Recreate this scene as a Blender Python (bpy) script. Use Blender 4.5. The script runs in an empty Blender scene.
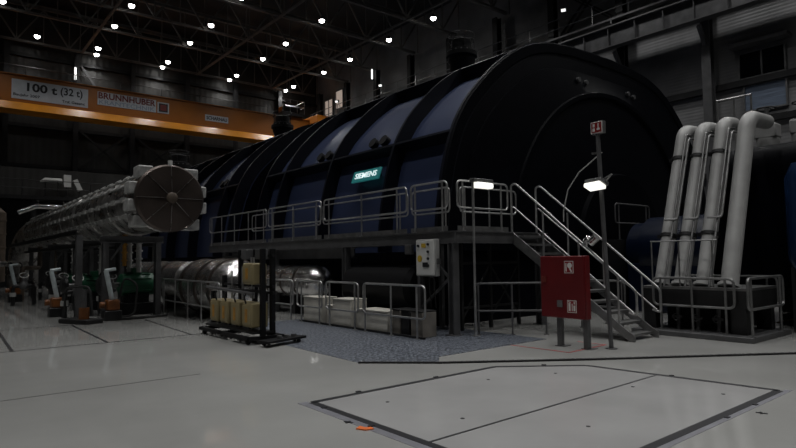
import bpy, bmesh, math, random
from mathutils import Vector, Matrix
random.seed(7)
C = bpy.context.scene.collection
PI = math.pi
V = Vector
ORD = ['first', 'second', 'third', 'fourth', 'fifth', 'sixth', 'seventh', 'eighth', 'ninth', 'tenth']

# ------------------------------------------------------------------ materials
def mat(name, col, rough=.5, metal=0., var=.0, scale=3., bump=0., bscale=20., spec=.5, emit=None, es=0., dirt=None, stretch=None, coat=0., ramp=(.3, .7)):
    m = bpy.data.materials.new(name); m.use_nodes = True
    nt = m.node_tree; b = nt.nodes['Principled BSDF']
    b.inputs['Base Color'].default_value = (*col, 1)
    b.inputs['Roughness'].default_value = rough
    b.inputs['Metallic'].default_value = metal
    b.inputs['Specular IOR Level'].default_value = spec
    b.inputs['Coat Weight'].default_value = coat
    b.inputs['Coat Roughness'].default_value = .12
    tc = nt.nodes.new('ShaderNodeTexCoord'); mp = nt.nodes.new('ShaderNodeMapping')
    geo = nt.nodes.new('ShaderNodeNewGeometry')
    nt.links.new(geo.outputs['Position'], mp.inputs['Vector'])
    if stretch: mp.inputs['Scale'].default_value = stretch
    if var > 0:
        n = nt.nodes.new('ShaderNodeTexNoise'); n.inputs['Scale'].default_value = scale; n.inputs['Detail'].default_value = 5
        nt.links.new(mp.outputs['Vector'], n.inputs['Vector'])
        r = nt.nodes.new('ShaderNodeValToRGB')
        lo = dirt if dirt else tuple(c * (1 - var) for c in col); hi = tuple(min(1, c * (1 + var)) for c in col)
        r.color_ramp.elements[0].position = ramp[0]; r.color_ramp.elements[1].position = ramp[1]
        r.color_ramp.elements[0].color = (*lo, 1); r.color_ramp.elements[1].color = (*hi, 1)
        nt.links.new(n.outputs['Fac'], r.inputs['Fac']); nt.links.new(r.outputs['Color'], b.inputs['Base Color'])
        mr = nt.nodes.new('ShaderNodeMapRange')
        mr.inputs['To Min'].default_value = max(.03, rough * (1 - var * .5)); mr.inputs['To Max'].default_value = min(1, rough * (1 + var * .5))
        nt.links.new(n.outputs['Fac'], mr.inputs['Value']); nt.links.new(mr.outputs['Result'], b.inputs['Roughness'])
    if bump > 0:
        n2 = nt.nodes.new('ShaderNodeTexNoise'); n2.inputs['Scale'].default_value = bscale; n2.inputs['Detail'].default_value = 4
        nt.links.new(mp.outputs['Vector'], n2.inputs['Vector'])
        bp = nt.nodes.new('ShaderNodeBump'); bp.inputs['Strength'].default_value = bump; bp.inputs['Distance'].default_value = .05
        nt.links.new(n2.outputs['Fac'], bp.inputs['Height']); nt.links.new(bp.outputs['Normal'], b.inputs['Normal'])
    if emit:
        b.inputs['Emission Color'].default_value = (*emit, 1); b.inputs['Emission Strength'].default_value = es
    return m

def wall_mat(name, col, axis, period=.3, rough=.45, bmp=.28):
    m = mat(name, col, rough, .25, .3, .5)
    nt = m.node_tree; b = nt.nodes['Principled BSDF']
    geo = nt.nodes.new('ShaderNodeNewGeometry'); w = nt.nodes.new('ShaderNodeTexWave')
    w.bands_direction = axis; w.inputs['Scale'].default_value = 1 / period / 3.18; w.inputs['Distortion'].default_value = .3
    w.inputs['Detail'].default_value = 1
    nt.links.new(geo.outputs['Position'], w.inputs['Vector'])
    bp = nt.nodes.new('ShaderNodeBump'); bp.inputs['Strength'].default_value = bmp; bp.inputs['Distance'].default_value = .05
    nt.links.new(w.outputs['Fac'], bp.inputs['Height']); nt.links.new(bp.outputs['Normal'], b.inputs['Normal'])
    return m

M = {}
M['floor'] = mat('floor_coating', (.35, .35, .338), .065, 0, .12, .45, bump=.02, bscale=1.0, spec=.5)
M['cover'] = mat('hatch_coating', (.375, .373, .371), .15, 0, .08, .9, spec=.5)
M['joint'] = mat('black_joint', (.012, .012, .015), .5)
M['joint_thin'] = mat('grey_joint', (.08, .085, .08), .5)
M['gap_edge'] = mat('hatch_edge_steel', (.26, .26, .29), .4, .3, .15, 4)
M['checker'] = mat('tread_plate_steel', (.16, .175, .205), .34, .3, .6, 20., bump=.5, bscale=26, dirt=(.02, .025, .036), ramp=(.42, .60))
M['galv'] = mat('galvanised_steel', (.21, .21, .21), .42, .75, .25, 5)
M['rail'] = mat('galvanised_rail', (.40, .40, .40), .36, .8, .2, 6)
M['frame'] = mat('grey_painted_steel', (.085, .085, .088), .5, .2, .25, 3)
M['dark'] = mat('dark_steel', (.014, .014, .015), .5, .3, .3, 3)
M['black'] = mat('black_paint', (.006, .006, .007), .55, 0, .2, 4, spec=.2)
M['rubber'] = mat('black_rubber', (.012, .012, .012), .7)
M['navy'] = mat('navy_panel_paint', (.027, .038, .084), .38, 0, .15, .6, spec=.5, bump=.03, bscale=1.5)
M['navyrib'] = mat('navy_rib_paint', (.003, .0038, .008), .42, 0, .2, 2, spec=.2)
M['navyend'] = mat('black_blue_paint', (.0016, .0019, .0034), .5, 0, .2, 2, spec=.04)
M['blueglow'] = mat('blue_glow_colour', (.007, .022, .065), .25, 0, .2, 2)  # brighter blue, stands in for the glow on the generator
M['bluemach'] = mat('blue_machine_paint', (.0015, .005, .018), .3, 0, .2, 2)
M['teal'] = mat('lit_teal_sign', (.02, .16, .16), .4, emit=(.02, .19, .20), es=.30)
M['signwhite'] = mat('lit_white_letters', (.8, .85, .85), .4, emit=(.72, .9, .92), es=.75)
M['pipe'] = mat('pale_grey_pipe_paint', (.33, .33, .325), .42, .1, .14, 2.5)
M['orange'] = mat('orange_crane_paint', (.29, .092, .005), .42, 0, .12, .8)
M['orangelit'] = mat('orange_lit_chord', (.74, .28, .02), .26, 0, .2, .6)  # brighter copy of the crane orange; light caught by the chord is painted in
M['signplate'] = mat('white_sign_plate', (.42, .44, .47), .5, 0, .1, 2)
M['ink'] = mat('black_ink', (.008, .008, .01), .6)
M['inkgrey'] = mat('blue_grey_ink', (.20, .24, .30), .6)
M['inkred'] = mat('dark_red_ink', (.14, .018, .012), .6)
M['red'] = mat('red_cabinet_paint', (.115, .003, .005), .42, 0, .12, 2)
M['redsign'] = mat('red_sign_face', (.22, .012, .012), .45)
M['redline'] = mat('red_floor_paint', (.36, .03, .03), .4, 0, .3, 6)
M['white'] = mat('white_paint', (.62, .62, .60), .4, 0, .08, 4)
M['offwhite'] = mat('control_box_paint', (.36, .36, .35), .4, 0, .08, 4)
M['yellowbox'] = mat('ochre_box_paint', (.25, .205, .105), .5, 0, .12, 3)
M['amber'] = mat('amber_rust', (.42, .20, .02), .6, 0, .3, 8)
M['silver'] = mat('crumpled_aluminium_cladding', (.68, .67, .66), .19, .95, .35, 2.2, bump=.55, bscale=5.5)
M['cladding'] = mat('dull_aluminium_cladding', (.42, .41, .40), .28, .9, .5, 2.5, bump=.9, bscale=6, dirt=(.16, .15, .14))
M['endcap'] = mat('brown_tinted_cladding', (.085, .068, .060), .34, .7, .35, 1.2, bump=.15, bscale=3)
M['strip'] = mat('pale_insulation_jacket', (.42, .42, .41), .5, .3, .3, 6, bump=.4, bscale=15)
M['concrete'] = mat('pale_concrete', (.50, .48, .43), .7, 0, .16, 2, bump=.1)
M['brownpanel'] = mat('taupe_panel', (.17, .155, .135), .6, 0, .25, 3)
M['green'] = mat('dark_green_motor_paint', (.010, .085, .040), .4, 0, .2, 4)
M['orangepump'] = mat('orange_actuator_paint', (.17, .055, .010), .45, 0, .3, 8)
M['whitetube'] = mat('white_spindle_paint', (.50, .56, .58), .35, 0, .1, 8)
M['brown'] = mat('brown_lagging', (.10, .075, .055), .6, .2, .4, 2, bump=.3, bscale=6)
M['lamp'] = mat('lamp_lens', (.9, .9, .9), .4, emit=(1, .985, .95), es=14)
M['floodlens'] = mat('flood_lens', (.9, .9, .9), .4, emit=(1, .98, .88), es=1.1)
M['glowwhite'] = mat('tube_lamp_lens', (.9, .9, .9), .4, emit=(1, 1, .98), es=1.3)
M['glass'] = mat('dark_window_glass', (.006, .007, .009), .08, 0, spec=.6)
M['bluepane'] = mat('blue_grey_shutter', (.16, .20, .27), .4, .2, .3, 3, stretch=(.3, .3, 6))
M['litpane'] = mat('daylit_pane', (.6, .55, .5), .5, emit=(.85, .70, .60), es=.30, var=0)
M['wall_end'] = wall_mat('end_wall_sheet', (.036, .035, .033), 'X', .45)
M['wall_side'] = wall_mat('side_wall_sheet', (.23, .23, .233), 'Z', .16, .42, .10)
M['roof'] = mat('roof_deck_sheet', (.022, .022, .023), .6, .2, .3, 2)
M['truss'] = mat('roof_steel', (.15, .145, .135), .5, .3, .3, 2)
M['yellowline'] = mat('yellow_floor_paint', (.50, .33, .03), .5, 0, .3, 5)
M['scrap'] = mat('orange_scrap', (.75, .16, .03), .6)

# ------------------------------------------------------------------ mesh builder
class MB:
    def __init__(s): s.bm = bmesh.new()
    def box(s, x0, x1, y0, y1, z0, z1):
        vs = [s.bm.verts.new((x, y, z)) for z in (z0, z1) for y in (y0, y1) for x in (x0, x1)]
        for f in ((0, 2, 3, 1), (4, 5, 7, 6), (0, 1, 5, 4), (2, 6, 7, 3), (0, 4, 6, 2), (1, 3, 7, 5)):
            s.bm.faces.new([vs[i] for i in f])
        return s
    def bar(s, p0, p1, w, h, up=(0, 0, 1)):           # rectangular bar between two points
        p0, p1, up = V(p0), V(p1), V(up); d = (p1 - p0).normalized()
        sd = d.cross(up)
        if sd.length < 1e-4: sd = d.cross(V((1, 0, 0)))
        sd.normalize(); u = sd.cross(d)
        q = []
        for p in (p0, p1):
            for a, b in ((-1, -1), (1, -1), (1, 1), (-1, 1)): q.append(s.bm.verts.new(p + sd * a * w / 2 + u * b * h / 2))
        for f in ((3, 2, 1, 0), (4, 5, 6, 7), (0, 1, 5, 4), (1, 2, 6, 5), (2, 3, 7, 6), (3, 0, 4, 7)):
            s.bm.faces.new([q[i] for i in f])
        return s
    def ibeam(s, p0, p1, w, h, t=.02, up=(0, 0, 1)):
        p0, p1 = V(p0), V(p1); u = V(up)
        d = (p1 - p0).normalized(); sd = d.cross(u).normalized(); u = sd.cross(d)
        s.bar(p0 + u * (h / 2 - t / 2), p1 + u * (h / 2 - t / 2), w, t, u)
        s.bar(p0 - u * (h / 2 - t / 2), p1 - u * (h / 2 - t / 2), w, t, u)
        s.bar(p0, p1, t, h - 2 * t, u)
        return s
    def tube(s, pts, r, seg=8, closed=False, radii=None, cap=True):
        pts = [V(p) for p in pts]; n = len(pts); rings = []
        ref = None
        for i, p in enumerate(pts):
            if closed: t = (pts[(i + 1) % n] - pts[i - 1])
            elif i == 0: t = pts[1] - pts[0]
            elif i == n - 1: t = pts[-1] - pts[-2]
            else: t = (pts[i + 1] - p).normalized() + (p - pts[i - 1]).normalized()
            t.normalize()
            if ref is None:
                ref = t.cross(V((0, 0, 1)))
                if ref.length < .05: ref = t.cross(V((0, 1, 0)))
            ref = (ref - t * ref.dot(t)).normalized(); bi = t.cross(ref)
            rr = radii[i] if radii else r
            rings.append([s.bm.verts.new(p + (ref * math.cos(2 * PI * k / seg) + bi * math.sin(2 * PI * k / seg)) * rr) for k in range(seg)])
        for i in range(n if closed else n - 1):
            a, b = rings[i], rings[(i + 1) % n]
            for k in range(seg): s.bm.faces.new((a[k], a[(k + 1) % seg], b[(k + 1) % seg], b[k]))
        if not closed and cap:
            s.bm.faces.new(rings[0][::-1]); s.bm.faces.new(rings[-1])
        return s
    def cyl(s, p0, p1, r, seg=16, r2=None):
        return s.tube([p0, p1], r, seg, radii=[r, r if r2 is None else r2])
    def lathe(s, base, axis, prof, seg=32, a0=0., a1=2 * PI, ref=None):   # prof: (along, radius)
        base, ax = V(base), V(axis).normalized()
        if ref is None:
            ref = ax.cross(V((0, 0, 1)))
            if ref.length < .05: ref = V((1, 0, 0))
        ref = V(ref).normalized(); bi = ax.cross(ref)
        full = abs(a1 - a0 - 2 * PI) < 1e-6; n = seg if full else seg + 1
        rows = []
        for l, r in prof:
            if r < 1e-6: rows.append([s.bm.verts.new(base + ax * l)]); continue
            rows.append([s.bm.verts.new(base + ax * l + (ref * math.cos(a0 + (a1 - a0) * k / seg) + bi * math.sin(a0 + (a1 - a0) * k / seg)) * r) for k in range(n)])
        for a, b in zip(rows, rows[1:]):
            for k in range(seg):
                k2 = (k + 1) % n
                f = [a[k % len(a)], a[k2 % len(a)], b[k2 % len(b)], b[k % len(b)]]
                f = [v for i, v in enumerate(f) if v not in f[:i]]
                if len(f) > 2:
                    try: s.bm.faces.new(f)
                    except ValueError: pass
        return s
    def prism(s, poly, d):                             # poly: 3-D points, d: extrusion vector
        a = [s.bm.verts.new(V(p)) for p in poly]; b = [s.bm.verts.new(V(p) + V(d)) for p in poly]
        s.bm.faces.new(a[::-1]); s.bm.faces.new(b); n = len(a)
        for i in range(n): s.bm.faces.new((a[i], a[(i + 1) % n], b[(i + 1) % n], b[i]))
        return s
    def each(s, name, m, parent): each(s, name, m, parent)
    def build(s, name, m, parent=None, bevel=0., origin=None, smooth=True):
        bmesh.ops.recalc_face_normals(s.bm, faces=s.bm.faces)
        off = V((0, 0, 0))
        if parent is not None:
            r = parent
            while r.parent: r = r.parent
            off = r.location.copy()
        elif origin is not None: off = V(origin)
        else:
            xs = [v.co for v in s.bm.verts]
            off = V(((min(c.x for c in xs) + max(c.x for c in xs)) / 2, (min(c.y for c in xs) + max(c.y for c in xs)) / 2, min(c.z for c in xs)))
        bmesh.ops.translate(s.bm, verts=s.bm.verts, vec=-off)
        me = bpy.data.meshes.new(name); s.bm.to_mesh(me); s.bm.free()
        if smooth: me.shade_smooth(); me.set_sharp_from_angle(angle=math.radians(38))
        me.materials.append(m)
        o = bpy.data.objects.new(name, me); C.objects.link(o)
        if parent is not None: o.parent = parent
        else: o.location = off
        if bevel:
            bv = o.modifiers.new('bevel', 'BEVEL'); bv.width = bevel; bv.segments = 2; bv.limit_method = 'ANGLE'
        return o

def each(mb, name, m, parent, **kw):                    # every loose piece of the builder becomes a part of its own
    bm = mb.bm; seen = {}; n = 0
    bm.verts.index_update()
    for v in bm.verts:
        if v.index in seen: continue
        st = [v]; seen[v.index] = n
        while st:
            q = st.pop()
            for e in q.link_edges:
                o = e.other_vert(q)
                if o.index not in seen: seen[o.index] = n; st.append(o)
        n += 1
    for k in range(n):
        b = MB(); b.bm.free(); b.bm = bm.copy(); b.bm.verts.ensure_lookup_table()
        bmesh.ops.delete(b.bm, geom=[v for v in b.bm.verts if seen[v.index] != k], context='VERTS')
        b.build(name, m, parent, **kw)
    bm.free()

def tag(o, label, cat, group=None, kind=None):
    o['label'] = label; o['category'] = cat
    if group: o['group'] = group
    if kind: o['kind'] = kind
    return o
def thing(name, loc, label, cat, group=None):
    o = bpy.data.objects.new(name, None); C.objects.link(o); o.location = loc; o.empty_display_size = .2
    return tag(o, label, cat, group)
def struct(o): o['kind'] = 'structure'; return o
def text(body, name, m, parent, org, ux, uz, w, h, th=.004, bold=0., plate=None):
    cu = bpy.data.curves.new(name, 'FONT'); cu.body = body; cu.extrude = .02; cu.offset = bold; cu.resolution_u = 3
    t = bpy.data.objects.new(name, cu); C.objects.link(t)
    bpy.context.view_layer.update()
    me = bpy.data.meshes.new_from_object(t.evaluated_get(bpy.context.evaluated_depsgraph_get()))
    bpy.data.objects.remove(t)
    x0 = min(v.co.x for v in me.vertices); x1 = max(v.co.x for v in me.vertices)
    y0 = min(v.co.y for v in me.vertices); y1 = max(v.co.y for v in me.vertices)
    r = parent
    while r.parent: r = r.parent
    ux, uz, org = V(ux).normalized(), V(uz).normalized(), V(org) - r.location
    nn = ux.cross(uz)
    for v in me.vertices:
        c = v.co.copy()
        v.co = org + ux * ((c.x - x0) / (x1 - x0) * w) + uz * ((c.y - y0) / (y1 - y0) * h) + nn * (c.z / .02 * th)
    me.materials.append(m); me.name = name
    o = bpy.data.objects.new(name, me); C.objects.link(o); o.parent = parent
    return o
def arc(c, r, a0, a1, e1, e2, n=6):
    c, e1, e2 = V(c), V(e1), V(e2)
    return [c + (e1 * math.cos(a0 + (a1 - a0) * i / n) + e2 * math.sin(a0 + (a1 - a0) * i / n)) * r for i in range(n + 1)]
def fillet(pts, r, closed=False, n=5):                 # round the corners of a polyline
    pts = [V(p) for p in pts]; out = []; N = len(pts)
    for i, p in enumerate(pts):
        if not closed and i in (0, N - 1): out.append(p); continue
        a, b = pts[i - 1] - p, pts[(i + 1) % N] - p
        rr = min(r, a.length * .45, b.length * .45)
        a.normalize(); b.normalize()
        for k in range(n + 1):
            t = k / n
            out.append(p + a * rr * (1 - t) ** 2 + b * rr * t ** 2)
    return out

# ------------------------------------------------------------------ guard railings
def railing(p0, p1, label, group=None, h=1.08, mid=.5, posts=(.08, .92), toe=False, m='rail', r=.022, ret=None):
    p0, p1 = V(p0), V(p1); d = p1 - p0; up = V((0, 0, 1))
    t = thing('guard_railing', (p0 + p1) / 2, label, 'railing', group)
    loop = fillet([p0 + up * mid, p0 + up * h, p1 + up * h, p1 + up * mid], .12, True)
    MB().tube(loop, r, 8, True).build('rail_loop', M[m], t)
    for f in posts:
        b = p0 + d * f
        q = MB().tube([b, b + up * h], r * .95, 8)
        q.cyl(b, b + up * .015, r * 2.6, 10)
        q.build('post', M[m], t)
    if toe:
        MB().bar(p0 + up * .055, p1 + up * .055, .012, .11).build('toe_board', M['galv'], t)
    return t

# ================================================================== SETTING
b = MB().box(-12, 29.3, -12, 48.3, -.3, 0); struct(b.build('floor', M['floor'], smooth=False))
b = MB().box(-12.3, 29.6, 48, 48.3, 0, 20)
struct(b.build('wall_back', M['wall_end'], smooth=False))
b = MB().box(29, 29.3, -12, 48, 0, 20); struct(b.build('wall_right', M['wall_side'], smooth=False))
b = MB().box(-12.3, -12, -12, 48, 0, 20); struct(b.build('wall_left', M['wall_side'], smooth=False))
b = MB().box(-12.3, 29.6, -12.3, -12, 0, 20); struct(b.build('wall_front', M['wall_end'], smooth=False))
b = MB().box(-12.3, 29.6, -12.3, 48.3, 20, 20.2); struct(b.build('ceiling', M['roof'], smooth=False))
# floor joints
def strip(x0, y0, x1, y1, w, m, n):
    o = MB().bar((x0, y0, .0015), (x1, y1, .0015), w, .003).build('trim_%d' % n, M[m], smooth=False); struct(o)
strip(-4, 13.08, 5.0, 13.08, .06, 'joint', 1)
strip(-4, 17.35, 4.4, 17.35, .05, 'joint', 2)
strip(-4, 8.52, 3.15, 8.50, .022, 'joint_thin', 3)
strip(1.30, 13.08, 1.42, 17.35, .06, 'joint', 4)
strip(2.94, 13.08, 3.02, 17.35, .06, 'joint', 5)
strip(4.65, 13.08, 4.85, 17.35, .05, 'joint', 6)
# wall girts on the end wall and the side wall
n = 7
for z in (8.45, 11.3, 16.3):
    struct(MB().box(-12, 28.9, 47.75, 48, z - .12, z + .12).build('trim_%d' % n, M['dark'])); n += 1
for z in (5.3, 7.6, 9.40):
    struct(MB().box(28.75, 29, -12, 47.7, z - .14, z + .14).build('trim_%d' % n, M['dark'])); n += 1
# dado of lower end wall (gallery front)
struct(MB().box(-12, 28.9, 47.9, 48, 0, 5.9).build('trim_%d' % n, M['dark'])); n += 1

# windows on the right wall
def window(num, y0, y1, z0, z1, pane, mull=1):
    t = bpy.data.objects.new('window_%d' % num, None); C.objects.link(t); t.location = (29, (y0 + y1) / 2, z0); struct(t)
    b = MB(); w = .07
    b.box(28.85, 29, y0 - w, y0, z0 - w, z1 + w).box(28.85, 29, y1, y1 + w, z0 - w, z1 + w)
    b.box(28.85, 29, y0, y1, z0 - w, z0).box(28.85, 29, y0, y1, z1, z1 + w)
    for i in range(mull):
        y = y0 + (y1 - y0) * (i + 1) / (mull + 1); b.box(28.86, 29, y - .03, y + .03, z0, z1)
    b.build('window_frame', M['galv'], t)
    MB().box(28.93, 28.96, y0, y1, z0, z1).build('pane', M[pane], t)
    return t
window(1, 8.72, 10.5, 9.62, 10.75, 'glass')
o = window(2, 8.72, 10.35, 8.1, 9.2, 'bluepane', 0)
window(3, 43.3, 44.4, 15.3, 16.9, 'litpane', 0)
window(4, 45.0, 46.3, 14.9, 16.4, 'litpane', 1)
tag(MB().box(28.3, 28.95, 8.4, 10.75, 10.98, 11.14).build('window_canopy', M['frame']), 'dark grey steel canopy above the two-pane window high on the side wall', 'canopy')

# roof trusses
ty = [47, 41.4, 37.6, 32.5, 28.1, 23.6, 19.1, 14.6]
def truss(y):
    i = ty.index(y)
    t = thing('roof_truss', (8, y, 17), 'dark lattice roof truss, %s' % ('the one nearest the end wall' if i == 0 else '%s counted from the end wall' % ORD[i]), 'truss', 'roof trusses')
    MB().ibeam((-11.9, y, 17), (28.2, y, 17), .22, .14, .03).build('bottom_chord', M['truss'], t)
    MB().ibeam((-11.9, y, 19.6), (28.2, y, 19.6), .26, .26, .03).build('top_chord', M['truss'], t)
    w = MB(); x = -11.5; k = 0
    while x < 27.5:
        z0, z1 = (17.05, 19.5) if k % 2 == 0 else (19.5, 17.05)
        w.bar((x, y, z0), (x + 1.6, y, z1), .09, .09, (0, 1, 0))
        w.bar((x + 1.6, y, 17.05), (x + 1.6, y, 19.5), .06, .06, (0, 1, 0))
        x += 1.6; k += 1
    w.build('lattice', M['truss'], t)
    if i in (0, 1, 2, 3):
        for x in (8.4, 17, 25.5): MB().bar((x, y - .2, 19.4), (x, y + .0, 17.1), .05, .05, (1, 0, 0)).build('hanger', M['truss'], t)
    return t
for y in ty: truss(y)
for i, x in enumerate((8.5, 16.95, 23.65)):
    tag(MB().ibeam((x, 14.7, 16.88), (x, 46.9, 16.88), .16, .10, .02).build('roof_brace', M['truss']),
        ['long roof brace under the trusses, leftmost of three', 'long roof brace under the trusses, middle of three', 'long roof brace under the trusses, rightmost of three'][i], 'beam', 'roof braces')

# ceiling lamps (high-bay)
def lamp(x, y, label, p, z=17.24):
    t = thing('ceiling_lamp', (x, y, z - .28), label, 'lamp', 'roof lamps')
    MB().lathe((x, y, z - .22), (0, 0, 1), [(0, .21), (.03, .22), (.14, .15), (.20, .09), (.24, .09), (.24, 0)], 20).build('housing', M['dark'], t)
    MB().cyl((x, y, z - .02), (x, y, z + .1), .02, 8).build('stem', M['dark'], t)
    MB().lathe((x, y, z - .24), (0, 0, 1), [(-.14, 0), (-.12, .09), (-.06, .155), (.03, .175), (.10, .15)], 20).build('lens', M['lamp'], t)
    spot(x, y, z - .36, p)
def spot(x, y, z, p, ang=125, blend=.5, col=(1, .995, .98), r=.28):
    l = bpy.data.lights.new('roof_lamp_light', 'SPOT'); l.energy = p; l.spot_size = math.radians(ang); l.spot_blend = blend
    l.shadow_soft_size = r; l.color = col
    o = bpy.data.objects.new('roof_lamp_light', l); C.objects.link(o); o.location = (x, y, z)
FAR = 400.
rows = [(47.0, 'farthest'), (45.5, 'second farthest'), (40.5, 'third farthest'), (36.6, 'fourth farthest'), (31.6, 'fifth farthest'), (26.95, 'sixth farthest')]
seen = {47.0: [9.5, 14.25, 19.8, 25.15], 45.5: [5.53, 9.3, 14.2, 19.8, 25.13], 40.5: [3.14, 9.23, 14.15, 19.72, 25.18], 36.6: [9.26, 14.15, 19.6, 25.13], 31.6: [14.04, 19.52, 25.04], 26.95: [25.02]}
for y, rn in rows:
    for i, x in enumerate(seen[y]):
        lamp(x, y, 'small bright round roof lamp, %s from the left in the %s row' % (ORD[i], rn), FAR * (.6 if y > 44 else 1.0) * (2.2 if x > 25 else 1.0))
for y, k in ((21.5, .85), (16.5, .85), (11.5, .85), (6.5, 1.05), (1.5, 1.05), (-3.5, 1.0)):
    for x in (-1.6, 3.8, 9.3, 14.2, 19.7, 25.1):
        spot(x, y, 16.6, 760 * k * ((.62 if y < 10 else 1.0) if x < 0 else 1.0 if x < 10 else .7 if x < 18 else .55), 84 if x < 18 else 125, .6)

# end wall columns and braces
for i, x in enumerate((-.2, 4.0, 8.3, 12.2, 16.4, 20.6, 24.8)):
    nm = ['far left edge of the photo', None]
    lab = 'dark steel column of the end wall, %s from the left' % ORD[i]
    t = thing('steel_column', (x, 47.6, 0), lab, 'column', 'end wall columns')
    MB().ibeam((x, 47.55, 0.04), (x, 47.55, 17), .34, .34, .04, (0, 1, 0)).build('shaft', M['dark'], t)
    MB().box(x - .28, x + .28, 47.27, 47.83, 0, .04).build('base_plate', M['dark'], t)
for x0, z0, x1, z1, lab in ((8.6, 11.3, 11.9, 8.5, 'falling'), (8.6, 8.5, 11.9, 11.3, 'rising'), (12.5, 11.3, 16.1, 8.5, 'falling'), (12.5, 8.5, 16.1, 11.3, 'rising')):
    tag(MB().bar((x0, 47.7, z0), (x1, 47.7, z1), .14, .08, (0, 1, 0)).build('wall_brace', M['dark']),
        'dark diagonal brace %s to the right in the %s crossed bay of the end wall' % (lab, 'left' if x0 < 10 else 'right'), 'brace', 'end wall braces')
tag(MB().bar((8.6, 47.7, 16.2), (9.7, 47.7, 14.6), .16, .08, (0, 1, 0)).build('wall_brace', M['frame']), 'short slanted brace above the crane beside the white tube lamp', 'brace', 'end wall braces')

# right wall columns, runway beam, walkway rail
for i, y in enumerate((46.2, 41.7, 37.4, 33.1, 28.8, 24.5, 20.2, 15.9, 11.65)):
    lab = 'dark steel column on the side wall, %s counted from the far corner' % ORD[i]
    t = thing('steel_column', (28.3, y, 0), lab, 'column', 'side wall columns')
    MB().ibeam((28.3, y, .04), (28.3, y, 17), .40, .42, .05, (1, 0, 0)).build('shaft', M['dark'] if i != 8 else M['frame'], t)
    MB().box(28, 28.6, y - .3, y + .3, 0, .04).build('base_plate', M['dark'], t)
    MB().bar((28.1, y, 11.4), (27.5, y, 12.2), .2, .16, (0, 1, 0)).build('corbel', M['frame'], t)
t = thing('runway_beam', (27.5, 18, 12.3), 'long grey crane runway beam along the side wall', 'beam')
MB().ibeam((27.5, -11.5, 12.95), (27.5, 47, 12.95), .5, 1.1, .05).build('girder', M['frame'], t)
b = MB()
for i in range(40): b.box(27.3, 27.47, -10 + i * 1.45, -9.97 + i * 1.45, 12.45, 13.45)
each(b, 'stiffener', M['frame'], t)
MB().box(27.44, 27.56, -11.5, 47, 13.5, 13.6).build('rail_head', M['galv'], t)
t = thing('walkway', (28.1, 18, 14), 'grated walkway with thin handrail above the crane runway beam', 'walkway')
MB().box(27.75, 28.05, -11, 47.2, 14.0, 14.1).build('deck', M['frame'], t)
b = MB()
for z in (14.6, 15.15): b.tube([(27.8, -11, z), (27.8, 47.2, z)], .03, 6)
each(b, 'handrail', M['galv'], t)
b = MB()
for i in range(28): b.tube([(27.8, -10 + i * 2.1, 14.1), (27.8, -10 + i * 2.1, 15.15)], .025, 6)
each(b, 'post', M['galv'], t)
b = MB()
for y in (46.2, 41.7, 37.4, 33.1, 28.8, 24.5, 20.2, 15.9, 11.65, 2, -7): b.bar((28.09, y + .25, 13.9), (27.7, y + .25, 13.9), .08, .2)
each(b, 'bracket', M['frame'], t)
for (ya, za, yb, zb), lab in (((20.0, 13.9, 16.1, 17.4), 'lattice wall brace rising right beside the runway walkway'), ((20.0, 17.4, 16.1, 14.2), 'slim wall brace falling right across the lattice brace')):
    b = MB(); b.bar((28.5, ya, za), (28.5, yb, zb), .08, .10, (1, 0, 0)); b.bar((28.5, ya + .35, za + .1), (28.5, yb + .35, zb + .1), .08, .10, (1, 0, 0))
    for k in range(9):
        f = k / 8.
        b.bar((28.5, ya + (yb - ya) * f, za + (zb - za) * f), (28.5, ya + (yb - ya) * min(1, f + .08) + .35, za + (zb - za) * min(1, f + .08) + .1), .04, .04, (1, 0, 0))
    tag(b.build('wall_brace', M['dark']), lab, 'brace', 'side wall braces')

# small lamps on the walls
def tube_lamp(p, h, label):
    x, y, z = p
    t = thing('wall_lamp', p, label, 'lamp', 'wall lamps')
    MB().box(x - .06, x + .06, y - .06, y + .06, z - .1, z + h + .1).build('bracket', M['dark'], t)
    MB().tube([(x - .1, y - .1, z), (x - .1, y - .1, z + h)], .07, 8).build('tube', M['glowwhite'], t)
tube_lamp((8.25, 47.2, 14.9), .9, 'white vertical tube lamp on the end wall column above the crane')
tube_lamp((28.0, 37.6, 16.2), .8, 'white vertical tube lamp on a side wall column above the turbine')
def flood(p, label, face):
    x, y, z = p; t = thing('flood_lamp', p, label, 'lamp', 'wall lamps')
    MB().bar((x, y, z), V(p) + V(face) * .22, .3, .2).build('housing', M['dark'], t)
    MB().bar(V(p) + V(face) * .22, V(p) + V(face) * .25, .24, .15).build('lens', M['glowwhite'], t)
    MB().tube([(x, y, z), (x + .25, y, z - .5), (x + .15, y, z - .9)], .02, 6).build('arm', M['galv'], t)
flood((27.7, 36.0, 15.3), 'small lit floodlight on the walkway rail above the turbine roof', (-.8, -.4, -.4))
flood((27.7, 19.0, 15.5), 'small lit floodlight high beside the lattice brace', (-.8, -.4, -.4))
flood((27.7, 42.3, 15.4), 'small lit floodlight beside the bright panes near the far corner', (-.8, -.4, -.4))

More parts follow.
